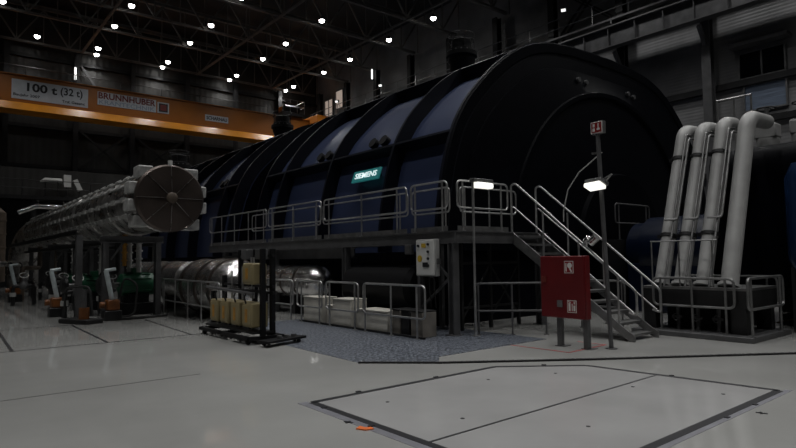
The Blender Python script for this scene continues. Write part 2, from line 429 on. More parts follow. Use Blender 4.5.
# gallery at the end wall with ducts
t = thing('gallery', (8, 46.6, 5.9), 'dark gallery running along the end wall below the crane', 'gallery')
MB().box(-11.8, 28, 45.6, 47.2, 5.9, 6.15).build('deck', M['dark'], t)
b = MB()
for z in (6.65, 7.2): b.tube([(-11.8, 45.65, z), (28, 45.65, z)], .025, 6)
each(b, 'handrail', M['dark'], t)
b = MB()
for i in range(20): b.tube([(-11.5 + 2.05 * i, 45.65, 6.15), (-11.5 + 2.05 * i, 45.65, 7.2)], .025, 6)
each(b, 'post', M['dark'], t)
for i in range(6):
    x = -8 + i * 6.8
    MB().ibeam((x, 45.9, 0), (x, 45.9, 5.9), .25, .25, .03, (0, 1, 0)).build('post', M['dark'], t)
MB().box(-11.8, 28, 47.15, 47.25, 6.15, 8.2).build('back_panel', M['wall_end'], t)
t = thing('air_duct', (6.8, 46.3, 6.15), 'shiny horizontal duct with white end box on the end wall gallery', 'duct')
MB().tube([(6.0, 46.3, 7.2), (6.3, 46.3, 7.32), (7.3, 46.3, 7.32)], .17, 14, radii=[.06, .17, .17]).build('duct_pipe', M['white'], t)
MB().box(7.4, 7.85, 46.1, 46.5, 6.9, 7.75).build('end_box', M['white'], t)
MB().bar((8.1, 46.3, 7.45), (8.45, 46.3, 6.7), .3, .3, (0, 1, 0)).build('hood', M['white'], t)
b = MB()
for x in (6.3, 7.1, 7.6, 8.4): b.tube([(x, 46.3, 6.15), (x, 46.3, 7.3 if x < 8 else 6.8)], .03, 6)
each(b, 'support', M['dark'], t)
o = MB().tube([(4.6, 44.9, 4.9), (5.6, 44.9, 5.35), (7.6, 44.9, 5.35), (8.4, 44.9, 5.0)], .17, 12)
for x in (5.8, 7.3): o.tube([(x, 44.9, 5.3), (x, 45.75, 5.95)], .025, 6)
tag(o.build('lagged_pipe', M['silver']), 'lit silver pipe under the end wall gallery', 'pipe')

# ================================================================== BRIDGE CRANE
t = thing('bridge_crane', (10, 45, 11.6), 'orange overhead bridge crane spanning the hall under the roof', 'crane')
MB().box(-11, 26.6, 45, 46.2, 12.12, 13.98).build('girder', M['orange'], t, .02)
MB().prism([(-11, 45.02, 12.18), (-11, 44.7, 12.14), (-11, 44.54, 11.62), (-11, 46.2, 11.62), (-11, 46.2, 12.16)], (37.6, 0, 0)).build('lower_chord', M['orangelit'], t, .02)  # front face tilted to mirror the roof lamps, brightness partly in the colour
MB().box(-11, 26.8, 44.9, 46.3, 13.98, 14.06).build('top_plate', M['orange'], t)
MB().box(26.4, 27.7, 43.6, 47.2, 13.62, 14.3).build('end_carriage', M['orange'], t, .03)
b = MB()
for x in range(-10, 24, 3): b.tube([(x, 46.25, 14.06), (x, 46.25, 15.0)], .03, 6)
b.tube([(-10, 46.25, 15.0), (23, 46.25, 15.0)], .03, 6)
b.build('handrail', M['dark'], t)
def crane_sign(x0, x1, z0, z1):
    s = MB().box(x0, x1, 44.96, 45.0, z0, z1).build('sign_plate', M['signplate'], t)
    return s
UX, UZ = (1, 0, 0), (0, 0, 1)
s = crane_sign(4.1, 8.6, 12.42, 13.72)
text('100 t', 'lettering', M['ink'], s, (4.95, 44.95, 13.0), UX, UZ, 1.75, .58, bold=.03)
text('(32 t)', 'lettering', M['ink'], s, (6.9, 44.95, 12.92), UX, UZ, 1.35, .68, bold=.02)
text('Baujahr 2007', 'lettering', M['ink'], s, (4.2, 44.95, 12.56), UX, UZ, 1.5, .24, bold=.02)
text('Trgf. Gesamt', 'lettering', M['ink'], s, (7.0, 44.95, 12.5), UX, UZ, 1.4, .24, bold=.02)
s = crane_sign(9.2, 13.2, 12.78, 13.72)
text('BRUNNHUBER', 'lettering', M['inkred'], s, (9.25, 44.95, 13.22), UX, UZ, 3.9, .46, bold=.03)
text('KRANTECHNIK', 'lettering', M['inkgrey'], s, (9.3, 44.95, 12.84), UX, UZ, 3.8, .3, bold=.01)
s = crane_sign(13.3, 14.15, 12.8, 13.62)
MB().box(13.4, 14.05, 44.93, 44.97, 12.9, 13.52).build('logo_frame', M['ink'], s)
MB().box(13.5, 13.95, 44.92, 44.96, 12.99, 13.43).build('logo_square', M['inkred'], s)
s = crane_sign(16.95, 18.85, 12.72, 13.2)
text('SCHARNAU', 'lettering', M['ink'], s, (17.05, 44.95, 12.82), UX, UZ, 1.7, .28, bold=.03)
t = thing('crane_trolley', (24.6, 45.6, 14.06), 'dark crane trolley with rails on top of the orange crane', 'trolley')
MB().box(23.6, 25.7, 44.6, 46.9, 14.1, 14.4).build('frame', M['dark'], t, .02)
MB().cyl((23.9, 45, 14.75), (25.3, 45, 14.75), .33, 16).build('drum', M['dark'], t)
MB().box(24.2, 24.9, 45.9, 46.6, 14.4, 15.2).build('motor', M['orange'], t, .04)
b = MB()
for z in (15.0, 15.5): b.tube([(23.6, 44.6, z), (25.7, 44.6, z), (25.7, 46.9, z)], .03, 6)
for x in (23.6, 24.3, 25.0, 25.7): b.tube([(x, 44.6, 14.4), (x, 44.6, 15.5)], .03, 6)
b.build('handrail', M['galv'], t)
b = MB()
for x, y in ((23.8, 44.8), (25.5, 44.8), (23.8, 46.7), (25.5, 46.7)): b.cyl((x, y - .08, 14.16), (x, y + .08, 14.16), .1, 12)
each(b, 'wheel', M['black'], t)

# ================================================================== TURBINE CASINGS
CX, CZ, RR, RS = 17.0, 1.8, 6.6, 6.17
# cross-section of the casings: a broad arch with a flattened top (half width, height)
OUT = [(7.47, 1.8), (7.42, 2.6), (7.32, 3.3), (7.08, 4.28), (6.76, 5.08), (6.35, 5.7), (5.81, 6.27), (5.21, 6.82), (4.35, 7.42), (3.7, 7.73), (3.0, 7.93), (2.2, 8.04), (1.1, 8.10), (0, 8.12)]
POL = [(math.atan2(z - CZ, x), math.hypot(x, z - CZ)) for x, z in OUT]
def rad(th):
    th = min(th, PI - th)
    for (a, p), (b, q) in zip(POL, POL[1:]):
        if a <= th <= b: return p + (q - p) * (th - a) / (b - a)
    return POL[0][1] if th < 0 else POL[-1][1]
def on(th, r, y):                                      # th from the left horizontal upwards, r = RR on the rib edge
    r = rad(th) - (RR - r)
    return V((CX - math.cos(th) * r, y, CZ + math.sin(th) * r))
def ring(b, y0, y1, r0, r1, a0=0., a1=PI, n=64):
    cs = []
    for i in range(n + 1):
        a = a0 + (a1 - a0) * i / n
        cs.append([b.bm.verts.new(on(a, r, y)) for r, y in ((r0, y0), (r1, y0), (r1, y1), (r0, y1))])
    for p, q in zip(cs, cs[1:]):
        for k in range(4): b.bm.faces.new((p[k], p[(k + 1) % 4], q[(k + 1) % 4], q[k]))
    b.bm.faces.new(cs[0]); b.bm.faces.new(cs[-1][::-1])
def casing(y0, y1, ribs, label, stiff=(23.8, 53.5, 78, 102, 126.5, 156.2), lugs=(), end=True):
    t = thing('turbine_casing', (CX, (y0 + y1) / 2, 0), label, 'turbine', 'turbine casings')
    b = MB(); ring(b, y0 + .05, y1 - .05, RS - .12, RS); b.build('shell', M['navy'], t)
    for yy in ((y1 - .1,) if end else (y0 + .1, y1 - .1)):
        MB().prism([on(PI * k / 48, RS - .02, yy) for k in range(49)] + [V((CX + 7.02, yy, 0)), V((CX - 7.02, yy, 0))], (0, .06, 0)).build('end_plate', M['navyend'], t, smooth=False)
    b = MB(); b.box(CX - 7.04, CX - 6.84, y0 + .05, y1 - .05, 0, CZ).box(CX + 6.84, CX + 7.04, y0 + .05, y1 - .05, 0, CZ)  # dark side walls added so the space under the deck stays dark
    each(b, 'shade_skirt', M['navyend'], t)
    for y in ribs:
        w = .09
        b = MB(); ring(b, y - w / 2, y + w / 2, RS - .05, RR)
        b.build('rib', M['navyrib'], t)
    for a in stiff:
        a = math.radians(a); d = V((-math.cos(a), 0, math.sin(a)))
        p = on(a, (RS + RR) / 2 - .04, y0); q = on(a, (RS + RR) / 2 - .04, y1)
        MB().bar(p, q, RR - RS + .06, .07, d.cross(V((0, 1, 0)))).build('stiffener', M['navyrib'], t)
    for y in lugs:
        for dy in (-.27, .27):
            a = math.radians(28.2)
            MB().tube([on(a, RS - .02, y + dy), on(a, RS + .16, y + dy)], .17, 14).build('lifting_lug', M['black'], t)
    if end:
        # end cover: bolted rim, dished plate, bearing boss
        b = MB(); rows = []; n = 64
        for dy, r in ((.02, RR), (-.05, RR - .05), (-.05, RR - .32), (.0, RR - .36), (-.06, RR - .8), (-.10, RR - .82)):
            rows.append([b.bm.verts.new(on(PI * k / n, r, y0 + dy)) for k in range(n + 1)])
        for dy, r in ((-.26, 5.02), (-.31, 4.98), (-.31, 4.86), (-.22, 4.82), (-.5, 2.4), (-.62, 2.34)):
            rows.append([b.bm.verts.new((CX - math.cos(PI * k / n) * r, y0 + dy, CZ + math.sin(PI * k / n) * r)) for k in range(n + 1)])
        for p, q in zip(rows, rows[1:]):
            for k in range(n): b.bm.faces.new((p[k], p[k + 1], q[k + 1], q[k]))
        b.bm.faces.new(rows[-1])
        o = b.build('end_cover', M['navyend'], t)
        MB().box(CX - 7.47, CX + 7.47, y0 - .04, y0 + .3, 0, CZ).build('lower_end_plate', M['navyend'], t)
        for x, z in ((15.35, 7.0), (15.75, 6.98), (18.2, 7.03), (18.55, 6.98)):
            MB().tube([V((x, y0 - .1, z)), V((x, y0 - .26, z))], .075, 10).build('eye_bolt', M['frame'], t)
    return t
casing(10.3, 20.5, (10.34, 12.6, 15.8, 18.95, 20.44), 'huge dark navy ribbed turbine casing nearest the camera, black end cover facing right', lugs=(14.05, 17.15))
casing(22.95, 38.2, (22.99, 24.35, 27.45, 30.6, 33.7, 36.8, 38.15), 'dark navy ribbed turbine casing behind the nearest one', stiff=(23.8, 53.5, 90, 126.5), lugs=(25.9,), end=False)
t = thing('crossover_shell', (CX, 21.7, 0), 'black cylindrical joint section between the two ribbed turbine casings', 'turbine')
b = MB(); ring(b, 20.5, 22.95, 5.2, 5.5); b.box(CX - 6.37, CX - 6.17, 20.5, 22.95, 0, CZ)
b.build('shell', M['navyend'], t)

# illuminated sign
a = math.radians(17.4); ux = V((0, -1, 0)); uz = V((math.sin(math.radians(21)), 0, math.cos(math.radians(21)))); nn = ux.cross(uz)
p0 = on(a, RS + .26, 14.56) - uz * .06
t = thing('lit_sign', p0 - nn * .12, 'glowing teal sign with white capital letters on the navy turbine side', 'sign')
c = p0 + ux * .68 + uz * .18
MB().bar(c - ux * .68 - nn * .03, c + ux * .68 - nn * .03, .05, .37, uz).build('sign_plate', M['teal'], t, .01)
MB().bar(c - ux * .55 - nn * .12, c - ux * .45 - nn * .12, .14, .06, uz).bar(c + ux * .45 - nn * .12, c + ux * .55 - nn * .12, .14, .06, uz).build('bracket', M['dark'], t)
text('SIEMENS', 'lettering', M['signwhite'], t, p0 + ux * .14 + uz * .10 + nn * .002, ux, uz, 1.08, .18, .006, bold=.015)

# vents on the casing roofs
def vent(x, y, z0, s, label, seat):
    t = thing('relief_valve', (x, y, seat), label, 'valve', 'roof relief valves')
    MB().lathe((x, y, z0), (0, 0, 1), [(seat - z0, .72 * s), (.1 * s, .72 * s), (.25 * s, .82 * s), (.5 * s, .82 * s), (.55 * s, .95 * s), (.78 * s, .95 * s), (.80 * s, .78 * s), (1.0 * s, .76 * s), (1.05 * s, .62 * s), (1.55 * s, .62 * s), (1.62 * s, .5 * s), (1.62 * s, 0)], 24).build('body', M['black'], t)
    b = MB()
    for i in range(16):
        q = 2 * PI * i / 16
        b.cyl((x + math.cos(q) * .87 * s, y + math.sin(q) * .87 * s, z0 + .76 * s), (x + math.cos(q) * .87 * s, y + math.sin(q) * .87 * s, z0 + .87 * s), .045 * s, 6)
    each(b, 'flange_bolt', M['frame'], t)
    b = MB(); 
    for z in (1.55, 1.9): b.tube(arc((x, y, z0 + z * s), .8 * s, 0, 2 * PI, (1, 0, 0), (0, 1, 0), 20)[:-1], .022 * s, 6, True)
    for i in range(6):
        q = PI * i / 3
        b.tube([(x + math.cos(q) * .8 * s, y + math.sin(q) * .8 * s, z0 + .98 * s), (x + math.cos(q) * .8 * s, y + math.sin(q) * .8 * s, z0 + 1.9 * s)], .022 * s, 6)
    b.build('guard_rail', M['dark'], t)
vent(17, 16.65, 9.5, .68, 'dark round relief valve with guard rail on top of the nearest turbine casing', 7.7)
vent(17, 32.2, 9.33, .72, 'dark round relief valve in front of the orange crane girder', 7.7)
t0 = thing('valve_pedestal', (13.3, 37.0, 0), 'dark steel pedestal behind the pipe end carrying a small relief valve', 'pedestal')
# (carried by the second casing's far side frame)
MB().cyl((13.3, 40.0, 0), (13.3, 40.0, 7.3), .6, 16).build('column', M['dark'], t0)
MB().cyl((13.3, 40.0, 7.3), (13.3, 40.0, 7.4), .9, 16).build('head_plate', M['dark'], t0)
t0.location = (13.3, 40.0, 0)
for ch in t0.children: ch.data.transform(Matrix.Translation((0, -3.0, 0)))
vent(13.3, 40.0, 7.45, .85, 'small dark relief valve beyond the lagged vessel near the end wall', 7.4)

# ================================================================== PLATFORM AND STAIR
t = thing('platform', (9.1, 15, 0), 'grey steel walkway platform on columns along the turbine', 'platform')
MB().box(8.64, 9.5, 8.75, 22.4, 2.14, 2.2).box(9.5, 11.72, 8.75, 9.6, 2.14, 2.2).build('deck', M['galv'], t)
b = MB().ibeam((8.64, 8.7, 2.07), (8.64, 22.4, 2.07), .1, .26, .02).ibeam((8.6, 8.72, 2.07), (11.7, 8.72, 2.07), .1, .26, .02).ibeam((9.45, 9.6, 2.05), (9.45, 22.4, 2.05), .1, .2, .02)
each_beam = b.build('edge_beam', M['frame'], t)
for x, y in ((8.68, 8.86), (8.68, 12.9), (8.68, 16.9), (8.68, 20.9), (11.6, 8.86)):
    b = MB().ibeam((x, y, .02), (x, y, 1.95), .17, .17, .025, (0, 1, 0)); b.box(x - .14, x + .14, y - .14, y + .14, 0, .02)
    b.build('column', M['frame'], t)
b = MB().bar((9.4, 10.0, .0), (9.4, 10.0, 1.95), .1, .1).bar((8.7, 9.95, .0), (8.7, 9.95, 1.95), .09, .09)
b.bar((8.7, 9.95, 1.95), (8.7, 9.0, 1.2), .05, .05).bar((8.7, 9.95, .5), (8.7, 9.0, 1.2), .05, .05)
each(b, 'brace', M['frame'], t)
MB().ibeam((8.95, 12.9, 1.80), (8.95, 20.9, 1.80), .16, .3, .03).build('lower_beam', M['frame'], t)

pg = 'platform railings'
railing((8.62, 8.95, 2.2), (8.62, 10.15, 2.2), 'galvanised platform railing panel just left of the corner with the tube lamp', pg, posts=(.13, .88), toe=True)
railing((8.62, 10.3, 2.2), (8.62, 13.9, 2.2), 'galvanised platform railing panel below the glowing teal sign', pg, posts=(.1, .5, .93), toe=True)
railing((8.62, 14.05, 2.2), (8.62, 17.3, 2.2), 'galvanised platform railing panel third from the platform corner', pg, posts=(.08, .5, .92), toe=True)
railing((8.62, 17.45, 2.2), (8.62, 22.3, 2.2), 'galvanised platform railing panel at the far left end, beside the lagged vessel', pg, posts=(.04, .28, .52, .76, .96), toe=True)
railing((8.72, 8.75, 2.2), (10.34, 8.75, 2.2), 'galvanised platform railing panel between corner and stair head, behind the tube lamp', pg, posts=(.1, .86), toe=True)
railing((9.46, 9.75, 2.2), (9.46, 11.1, 2.2), 'rear platform railing panel seen through the corner panel', pg, posts=(.1, .9))
railing((9.46, 11.25, 2.2), (9.46, 15.3, 2.2), 'rear platform railing panel seen behind the panel below the teal sign', pg, posts=(.08, .5, .92))
railing((9.46, 15.45, 2.2), (9.46, 20.3, 2.2), 'rear platform railing panel farthest along the turbine', pg, posts=(.06, .35, .65, .94))
railing((9.6, 9.55, 2.2), (11.6, 9.55, 2.2), 'rear railing panel of the stair landing against the black end cover', pg, posts=(.08, .5, .92))

t = thing('staircase', (11.05, 7.4, 0), 'galvanised steel stair with handrails rising left behind the red cabinet', 'stairs')
ya, yb, za = 8.66, 5.93, 2.2
for x in (10.42, 11.32):
    MB().prism([(x - .02, ya, 2.18), (x - .02, ya, 1.92), (x - .02, yb - .02, 0), (x - .02, yb - .12, 0), (x - .02, yb - .12, .12), (x - .02, yb + .02, .2)], (.04, 0, 0)).build('stringer', M['galv'], t)
N = 11
for i in range(N):
    z = 2.2 * (i + .5) / (N + .0) + .02; y = yb + (ya - yb) * (i + .5) / N
    b = MB().box(10.44, 11.30, y - .14, y + .14, z - .03, z); b.box(10.44, 11.30, y - .14, y - .125, z - .05, z - .03)
    b.build('tread', M['galv'], t)
sl = V((0, yb - ya, -2.2)).normalized()
for x in (10.42, 11.32):
    p = [(x, ya + .05, 2.2), (x, ya + .05, 3.28), (x, ya - .08, 3.30), (x, yb - .05, 1.06), (x, yb - .18, .95), (x, yb - .18, .5), (x, yb - .02, .55)]
    o = MB().tube(fillet(p, .1), .024, 8).build('handrail', M['rail'], t)
    MB().tube([(x, ya, 2.78), (x, yb - .1, .55)], .018, 8).build('mid_rail', M['rail'], o)
    for f in (.3, .62, .93):
        y = ya + (yb - ya) * f; z = 2.2 * (1 - f)
        MB().tube([(x, y, z + .05), (x, y, z + 1.08)], .02, 8).build('post', M['rail'], o)

# frame and rails beneath landing
t = thing('under_stair_frame', (10.3, 9.0, 0), 'dark braced steel frame beneath the stair landing', 'frame')
b = MB()
for x in (9.35, 10.3, 11.3): b.bar((x, 9.3, 0), (x, 9.3, 1.94), .07, .07)
each(b, 'post', M['dark'], t)
MB().bar((9.35, 9.3, 1.5), (11.3, 9.3, 1.5), .06, .06).bar((9.35, 9.3, .5), (11.3, 9.3, .5), .05, .05).build('crossbar', M['dark'], t)
MB().bar((9.4, 9.3, .3), (10.25, 9.3, 1.4), .04, .04, (0, 1, 0)).bar((10.35, 9.3, 1.4), (11.25, 9.3, .3), .04, .04, (0, 1, 0)).bar((10.35, 9.3, .3), (11.25, 9.3, 1.4), .04, .04, (0, 1, 0)).build('cross_brace', M['dark'], t)
railing((9.05, 8.62, 0), (10.25, 7.6, 0), 'low dark railing on the floor under the stair landing', 'floor railings', posts=(.05, .5, .95), m='frame')

# ---------------------------------------------------------------- floor-level railings and blocks
fg = 'floor railings'
railing((7.72, 8.7, 0), (7.72, 10.8, 0), 'galvanised floor railing nearest the control box, in front of the taupe panels', fg, posts=(.12, .52, .97), mid=.42)
railing((7.72, 11.0, 0), (7.72, 12.38, 0), 'galvanised floor railing second from the control box, before pale blocks', fg, posts=(.1, .88), mid=.42)
railing((7.72, 12.57, 0), (7.72, 13.82, 0), 'galvanised floor railing third from the control box, before the tall pale block', fg, posts=(.1, .82), mid=.42)
railing((7.72, 14.05, 0), (7.72, 16.9, 0), 'galvanised floor railing in front of the small silver pipe bend', fg, posts=(.04, .5, .95), mid=.42)
railing((5.78, 14.3, 0), (5.9, 19.2, 0), 'galvanised floor railing around the big silver pipe left of the box cart', fg, posts=(.03, .27, .5, .74, .97), mid=.42, r=.02)
def block(x0, x1, y0, y1, h, m, label, cat='plinth', grp='pale plinth blocks'):
    t = thing('plinth_block', ((x0 + x1) / 2, (y0 + y1) / 2, 0), label, cat, grp)
    MB().box(x0, x1, y0, y1, 0, h).build('body', M[m], t, .015)
    MB().box(x0 - .03, x1 + .01, y0 - .0, y1 + .0, h, h + .03).build('cap', M['concrete'] if m == 'concrete' else M['dark'], t, .01)
block(7.82, 8.3, 12.78, 13.66, .64, 'concrete', 'tall pale concrete block farthest left behind the floor railing')
block(7.95, 8.3, 12.32, 12.72, .46, 'concrete', 'narrow pale concrete block between the two tall wide ones')
block(7.82, 8.3, 11.46, 12.24, .65, 'concrete', 'wide pale concrete block behind the second floor railing')
block(7.95, 8.3, 11.2, 11.42, .42, 'concrete', 'narrow low pale block beside the railing gap')
block(7.82, 8.3, 10.05, 11.14, .46, 'concrete', 'wide low pale block left of the taupe panels')
for i, (a_, b_) in enumerate(((9.72, 9.98), (9.42, 9.68), (9.0, 9.36))):
    block(7.90, 8.3, a_, b_, .52, 'brownpanel' if i != 1 else 'dark', ['taupe panel box leftmost of three under the control box', 'dark panel box in the middle of three under the control box', 'taupe panel box rightmost of three under the control box'][i], 'panel', 'taupe panel boxes')
t = thing('floor_kerb', (8.2, 11, 0), 'low dark kerb beneath the floor railings and blocks', 'kerb')
MB().box(7.76, 7.81, 8.8, 13.8, 0, .05).build('kerb_body', M['dark'], t)

# control box
t = thing('control_box', (8.5, 9.47, 1.25), 'white electrical control box with yellow label mounted under the platform', 'control box')
MB().box(8.46, 8.58, 9.17, 9.80, 1.24, 2.04).build('body', M['offwhite'], t, .012)
d = MB().box(8.44, 8.46, 9.20, 9.78, 1.27, 2.01).build('door', M['white'], t, .004)
MB().cyl((8.442, 9.66, 1.62), (8.432, 9.66, 1.62), .075, 16).build('warning_label', M['yellowline'], d)
for y, z in ((9.70, 1.9), (9.38, 1.93), (9.38, 1.77), (9.38, 1.62), (9.38, 1.47)):
    MB().cyl((8.44, y, z), (8.412, y, z), .03, 10).build('push_button', M['ink'], d)
MB().box(8.425, 8.44, 9.4, 9.56, 1.44, 1.54).build('display', M['ink'], d)
MB().box(8.43, 8.44, 9.46, 9.6, 1.86, 1.95).build('yellow_label', M['yellowline'], d)
MB().box(8.48, 8.56, 9.12, 9.17, 1.5, 1.62).build('handle', M['galv'], t)
MB().bar((8.6, 9.3, 2.0), (8.6, 9.3, 1.95), .05, .04).bar((8.58, 9.3, 1.9), (8.58, 9.3, 2.0), .03, .03).bar((8.62, 9.48, 1.2), (8.62, 9.48, 1.96), .04, .1).build('bracket', M['frame'], t)
b = MB()
for y in (9.3, 9.45, 9.62): b.tube([(8.52, y, 1.25), (8.53, y, .95), (8.62, y + .05, .55)], .015, 6)
each(b, 'cable', M['rubber'], t)
t = thing('junction_box', (8.55, 10.15, 1.75), 'small grey junction box left of the white control box', 'box')
MB().box(8.5, 8.62, 10.05, 10.25, 1.72, 1.94).build('body', M['frame'], t, .01)
MB().box(8.485, 8.5, 10.07, 10.23, 1.74, 1.92).build('lid', M['galv'], t)

# tube lamp on pole
t = thing('pole_lamp', (8.94, 8.5, 0), 'lit tube lamp on a slim steel pole at the platform corner', 'lamp')
MB().tube([(8.94, 8.5, 0), (8.94, 8.5, 3.3)], .028, 10).cyl((8.94, 8.5, 0), (8.94, 8.5, .02), .09, 12).build('pole', M['rail'], t)
MB().box(8.9, 9.5, 8.42, 8.56, 3.22, 3.3).build('lamp_housing', M['galv'], t, .01)
MB().box(8.96, 9.46, 8.37, 8.54, 3.10, 3.22).build('diffuser', M['floodlens'], t, .03)

# ---------------------------------------------------------------- red cabinet
t = thing('hydrant_cabinet', (9.15, 6.3, 0), 'red fire hydrant cabinet standing on two legs before the stair', 'cabinet')
MB().box(8.99, 9.13, 5.89, 6.84, .52, 1.64).build('body', M['red'], t, .012)
d = MB().box(8.965, 8.99, 5.91, 6.83, .53, 1.63).build('door', M['red'], t, .004)
MB().box(8.935, 8.965, 6.70, 6.80, 1.16, 1.27).build('latch', M['inkred'], d)
MB().box(8.945, 8.965, 6.36, 6.47, .72, .84).build('lock', M['galv'], d)
def picto(p, w, h, n, parent):
    x, y, z = p
    s = MB().box(x - .004, x, y - w / 2, y + w / 2, z - h / 2, z + h / 2).build('pictogram_plate', M['white'], parent)
    MB().box(x - .007, x - .003, y - w / 2 + .012, y + w / 2 - .012, z - h / 2 + .012, z + h / 2 - .012).build('pictogram_field', M['redsign'], s)
    b = MB()
    if n == 0:      # hose reel
        b.cyl((x - .006, y - .02, z + .03), (x - .010, y - .02, z + .03), .05, 14)
        b.bar((x - .008, y + .055, z + .07), (x - .008, y + .055, z - .08), .004, .02, (0, 1, 0)); b.bar((x - .008, y - .02, z - .02), (x - .008, y - .06, z - .085), .004, .03, (0, 1, 0))
    else:           # extinguisher, flame, arrow
        b.bar((x - .008, y + .045, z + .06), (x - .008, y + .045, z - .08), .004, .04, (0, 1, 0)); b.bar((x - .008, y + .07, z + .085), (x - .008, y + .02, z + .07), .004, .015, (0, 0, 1))
        b.bar((x - .008, y - .01, z + .05), (x - .008, y - .01, z - .08), .004, .015, (0, 1, 0))
        b.bar((x - .008, y - .055, z + .02), (x - .008, y - .055, z - .08), .004, .035, (0, 1, 0)); b.bar((x - .008, y - .055, z + .09), (x - .008, y - .055, z + .04), .004, .02, (0, 1, 0))
    b.build('pictogram', M['white'], s)
picto((8.965, 6.21, 1.44), .19, .22, 0, d)
picto((8.965, 6.17, .74), .19, .22, 1, d)
for y in (5.95, 6.5):
    o = MB().bar((9.07, y, 0), (9.07, y, .53), .09, .09); o.box(9.03, 9.23, y - .1, y + .1, 0, .012); o.build('leg', M['frame'], t)

# tall pole with floodlight and sign
t = thing('sign_pole', (9.42, 5.7, 0), 'tall thin grey pole right of the red cabinet', 'pole')
MB().tube([(9.42, 5.7, 0), (9.42, 5.83, 3.84)], .04, 10).cyl((9.42, 5.7, 0), (9.42, 5.7, .015), .1, 12).build('shaft', M['frame'], t)
MB().bar((9.42, 5.81, 3.5), (9.42, 5.96, 3.5), .03, .03).build('bracket', M['galv'], t)
t = thing('fire_sign', (9.36, 5.73, 3.9), 'red fire equipment sign box on top of the tall pole', 'sign')
MB().box(9.37, 9.47, 5.62, 5.86, 3.84, 4.06).build('box', M['galv'], t, .006)
MB().box(9.362, 9.37, 5.625, 5.855, 3.845, 4.055).build('face_border', M['white'], t)
MB().box(9.356, 9.363, 5.64, 5.84, 3.86, 4.04).build('sign_face', M['redsign'], t)
b = MB()
b.box(9.352, 9.357, 5.77, 5.81, 3.96, 4.02).box(9.352, 9.357, 5.77, 5.82, 3.88, 3.94).box(9.352, 9.357, 5.69, 5.71, 3.93, 4.02).box(9.352, 9.357, 5.67, 5.73, 3.9, 3.935)
b.build('pictogram', M['white'], t)
t = thing('floodlight', (9.36, 5.73, 2.85), 'lit rectangular floodlight clamped halfway up the tall pole', 'lamp')
MB().bar((9.30, 5.90, 2.93), (9.30, 5.57, 2.95), .26, .07, (.35, 0, 1)).build('housing', M['galv'], t, .01)
MB().bar((9.24, 5.89, 2.865), (9.24, 5.58, 2.885), .22, .07, (.35, 0, 1)).build('lens', M['floodlens'], t, .01)
MB().tube([(9.42, 5.7, 2.9), (9.3, 5.52, 2.98), (9.28, 5.42, 3.06)], .015, 6).tube([(9.42, 5.7, 3.0), (9.34, 5.5, 3.05), (9.28, 5.42, 3.06)], .012, 6).build('yoke', M['galv'], t)
for nm in ('fire_sign', 'floodlight'): bpy.data.objects[nm].location.y += .075
tag(MB().tube([(9.46, 5.78, 3.5), (9.5, 5.95, 3.42), (9.5, 6.3, 3.2), (9.5, 6.55, 2.9), (9.5, 6.66, 2.5), (9.52, 6.68, 2.3)], .011, 6).build('power_cable', M['strip'], origin=(9.5, 6.2, 2.3)), 'thin pale cable curving down from the tall pole', 'cable')
b = MB()
for z in (1.75,): pass
b.tube([(10.5, 6.87, 1.86), (10.42, 6.80, 1.95), (10.38, 6.7, 2.0)], .06, 10).tube([(10.42, 6.7, 1.9), (10.42, 6.55, 2.02)], .09, 12)
tag(b.build('hand_lamp', M['silver']), 'small shiny work lamp hooked on the stair handrail', 'lamp')

# ---------------------------------------------------------------- hatch and floor details
t = thing('floor_hatch', (5.7, 4.3, 0), 'large flush floor hatch framed by black joint lines in the foreground', 'hatch')
def poly(pts, z0, z1): return MB().prism([(x, y, z0) for x, y in pts], (0, 0, z1 - z0))
o_ = [(3.46, 2.0), (3.46, 5.96), (6.66, 5.98), (7.78, 5.13), (8.0, 2.62), (7.9, 2.58), (3.46, 2.58)]
fr = MB()
path = [(3.5, 2.60), (3.5, 5.92), (6.66, 5.95), (7.72, 5.10), (7.97, 2.64)]
for p, q in zip(path, path[1:] + path[:1]): fr.bar((p[0], p[1], .003), (q[0], q[1], .003), .09, .006)
fr.build('black_frame', M['joint'], t, smooth=False)
ed = MB(); ed.bar((3.41, 2.4, .0015), (3.41, 6.0, .0015), .11, .003).bar((4.2, 2.53, .0015), (8.1, 2.575, .0015), .07, .003)
ed.build('steel_edge', M['gap_edge'], t, smooth=False)
poly([(3.53, 3.97), (3.53, 5.89), (6.64, 5.92), (7.68, 5.08), (7.79, 4.07)], 0, .004).build('cover_plate', M['cover'], t, smooth=False)
poly([(3.53, 2.63), (3.53, 3.94), (7.80, 4.04), (7.94, 2.67)], 0, .004).build('cover_plate', M['cover'], t, smooth=False)
MB().bar((3.5, 3.955, .0035), (7.8, 4.055, .0035), .03, .006).build('seam', M['joint'], t, smooth=False)
for x, y in ((4.15, 5.35), (4.3, 4.3), (5.0, 3.3), (6.9, 3.9), (7.3, 3.0), (6.9, 5.05), (5.9, 5.4)):
    MB().cyl((x, y, .004), (x, y, .008), .022, 10).build('lifting_socket', M['joint'], t)
for x, y in ((3.47, 5.62), (3.44, 4.7), (6.3, 2.56), (7.05, 2.57), (4.2, 6.0), (5.5, 6.0), (7.3, 5.55), (7.9, 3.9)):
    MB().bar((x - .03, y, .006), (x + .03, y, .006), .04, .012).build('clip', M['joint'], t)
tag(MB().prism([(3.27, 4.72, .001), (3.32, 4.62, .001), (3.40, 4.60, .001), (3.41, 4.66, .001), (3.36, 4.69, .001), (3.35, 4.76, .001)], (0, 0, .012)).build('scrap', M['scrap']), 'small orange scrap lying on the floor beside the hatch corner', 'scrap')
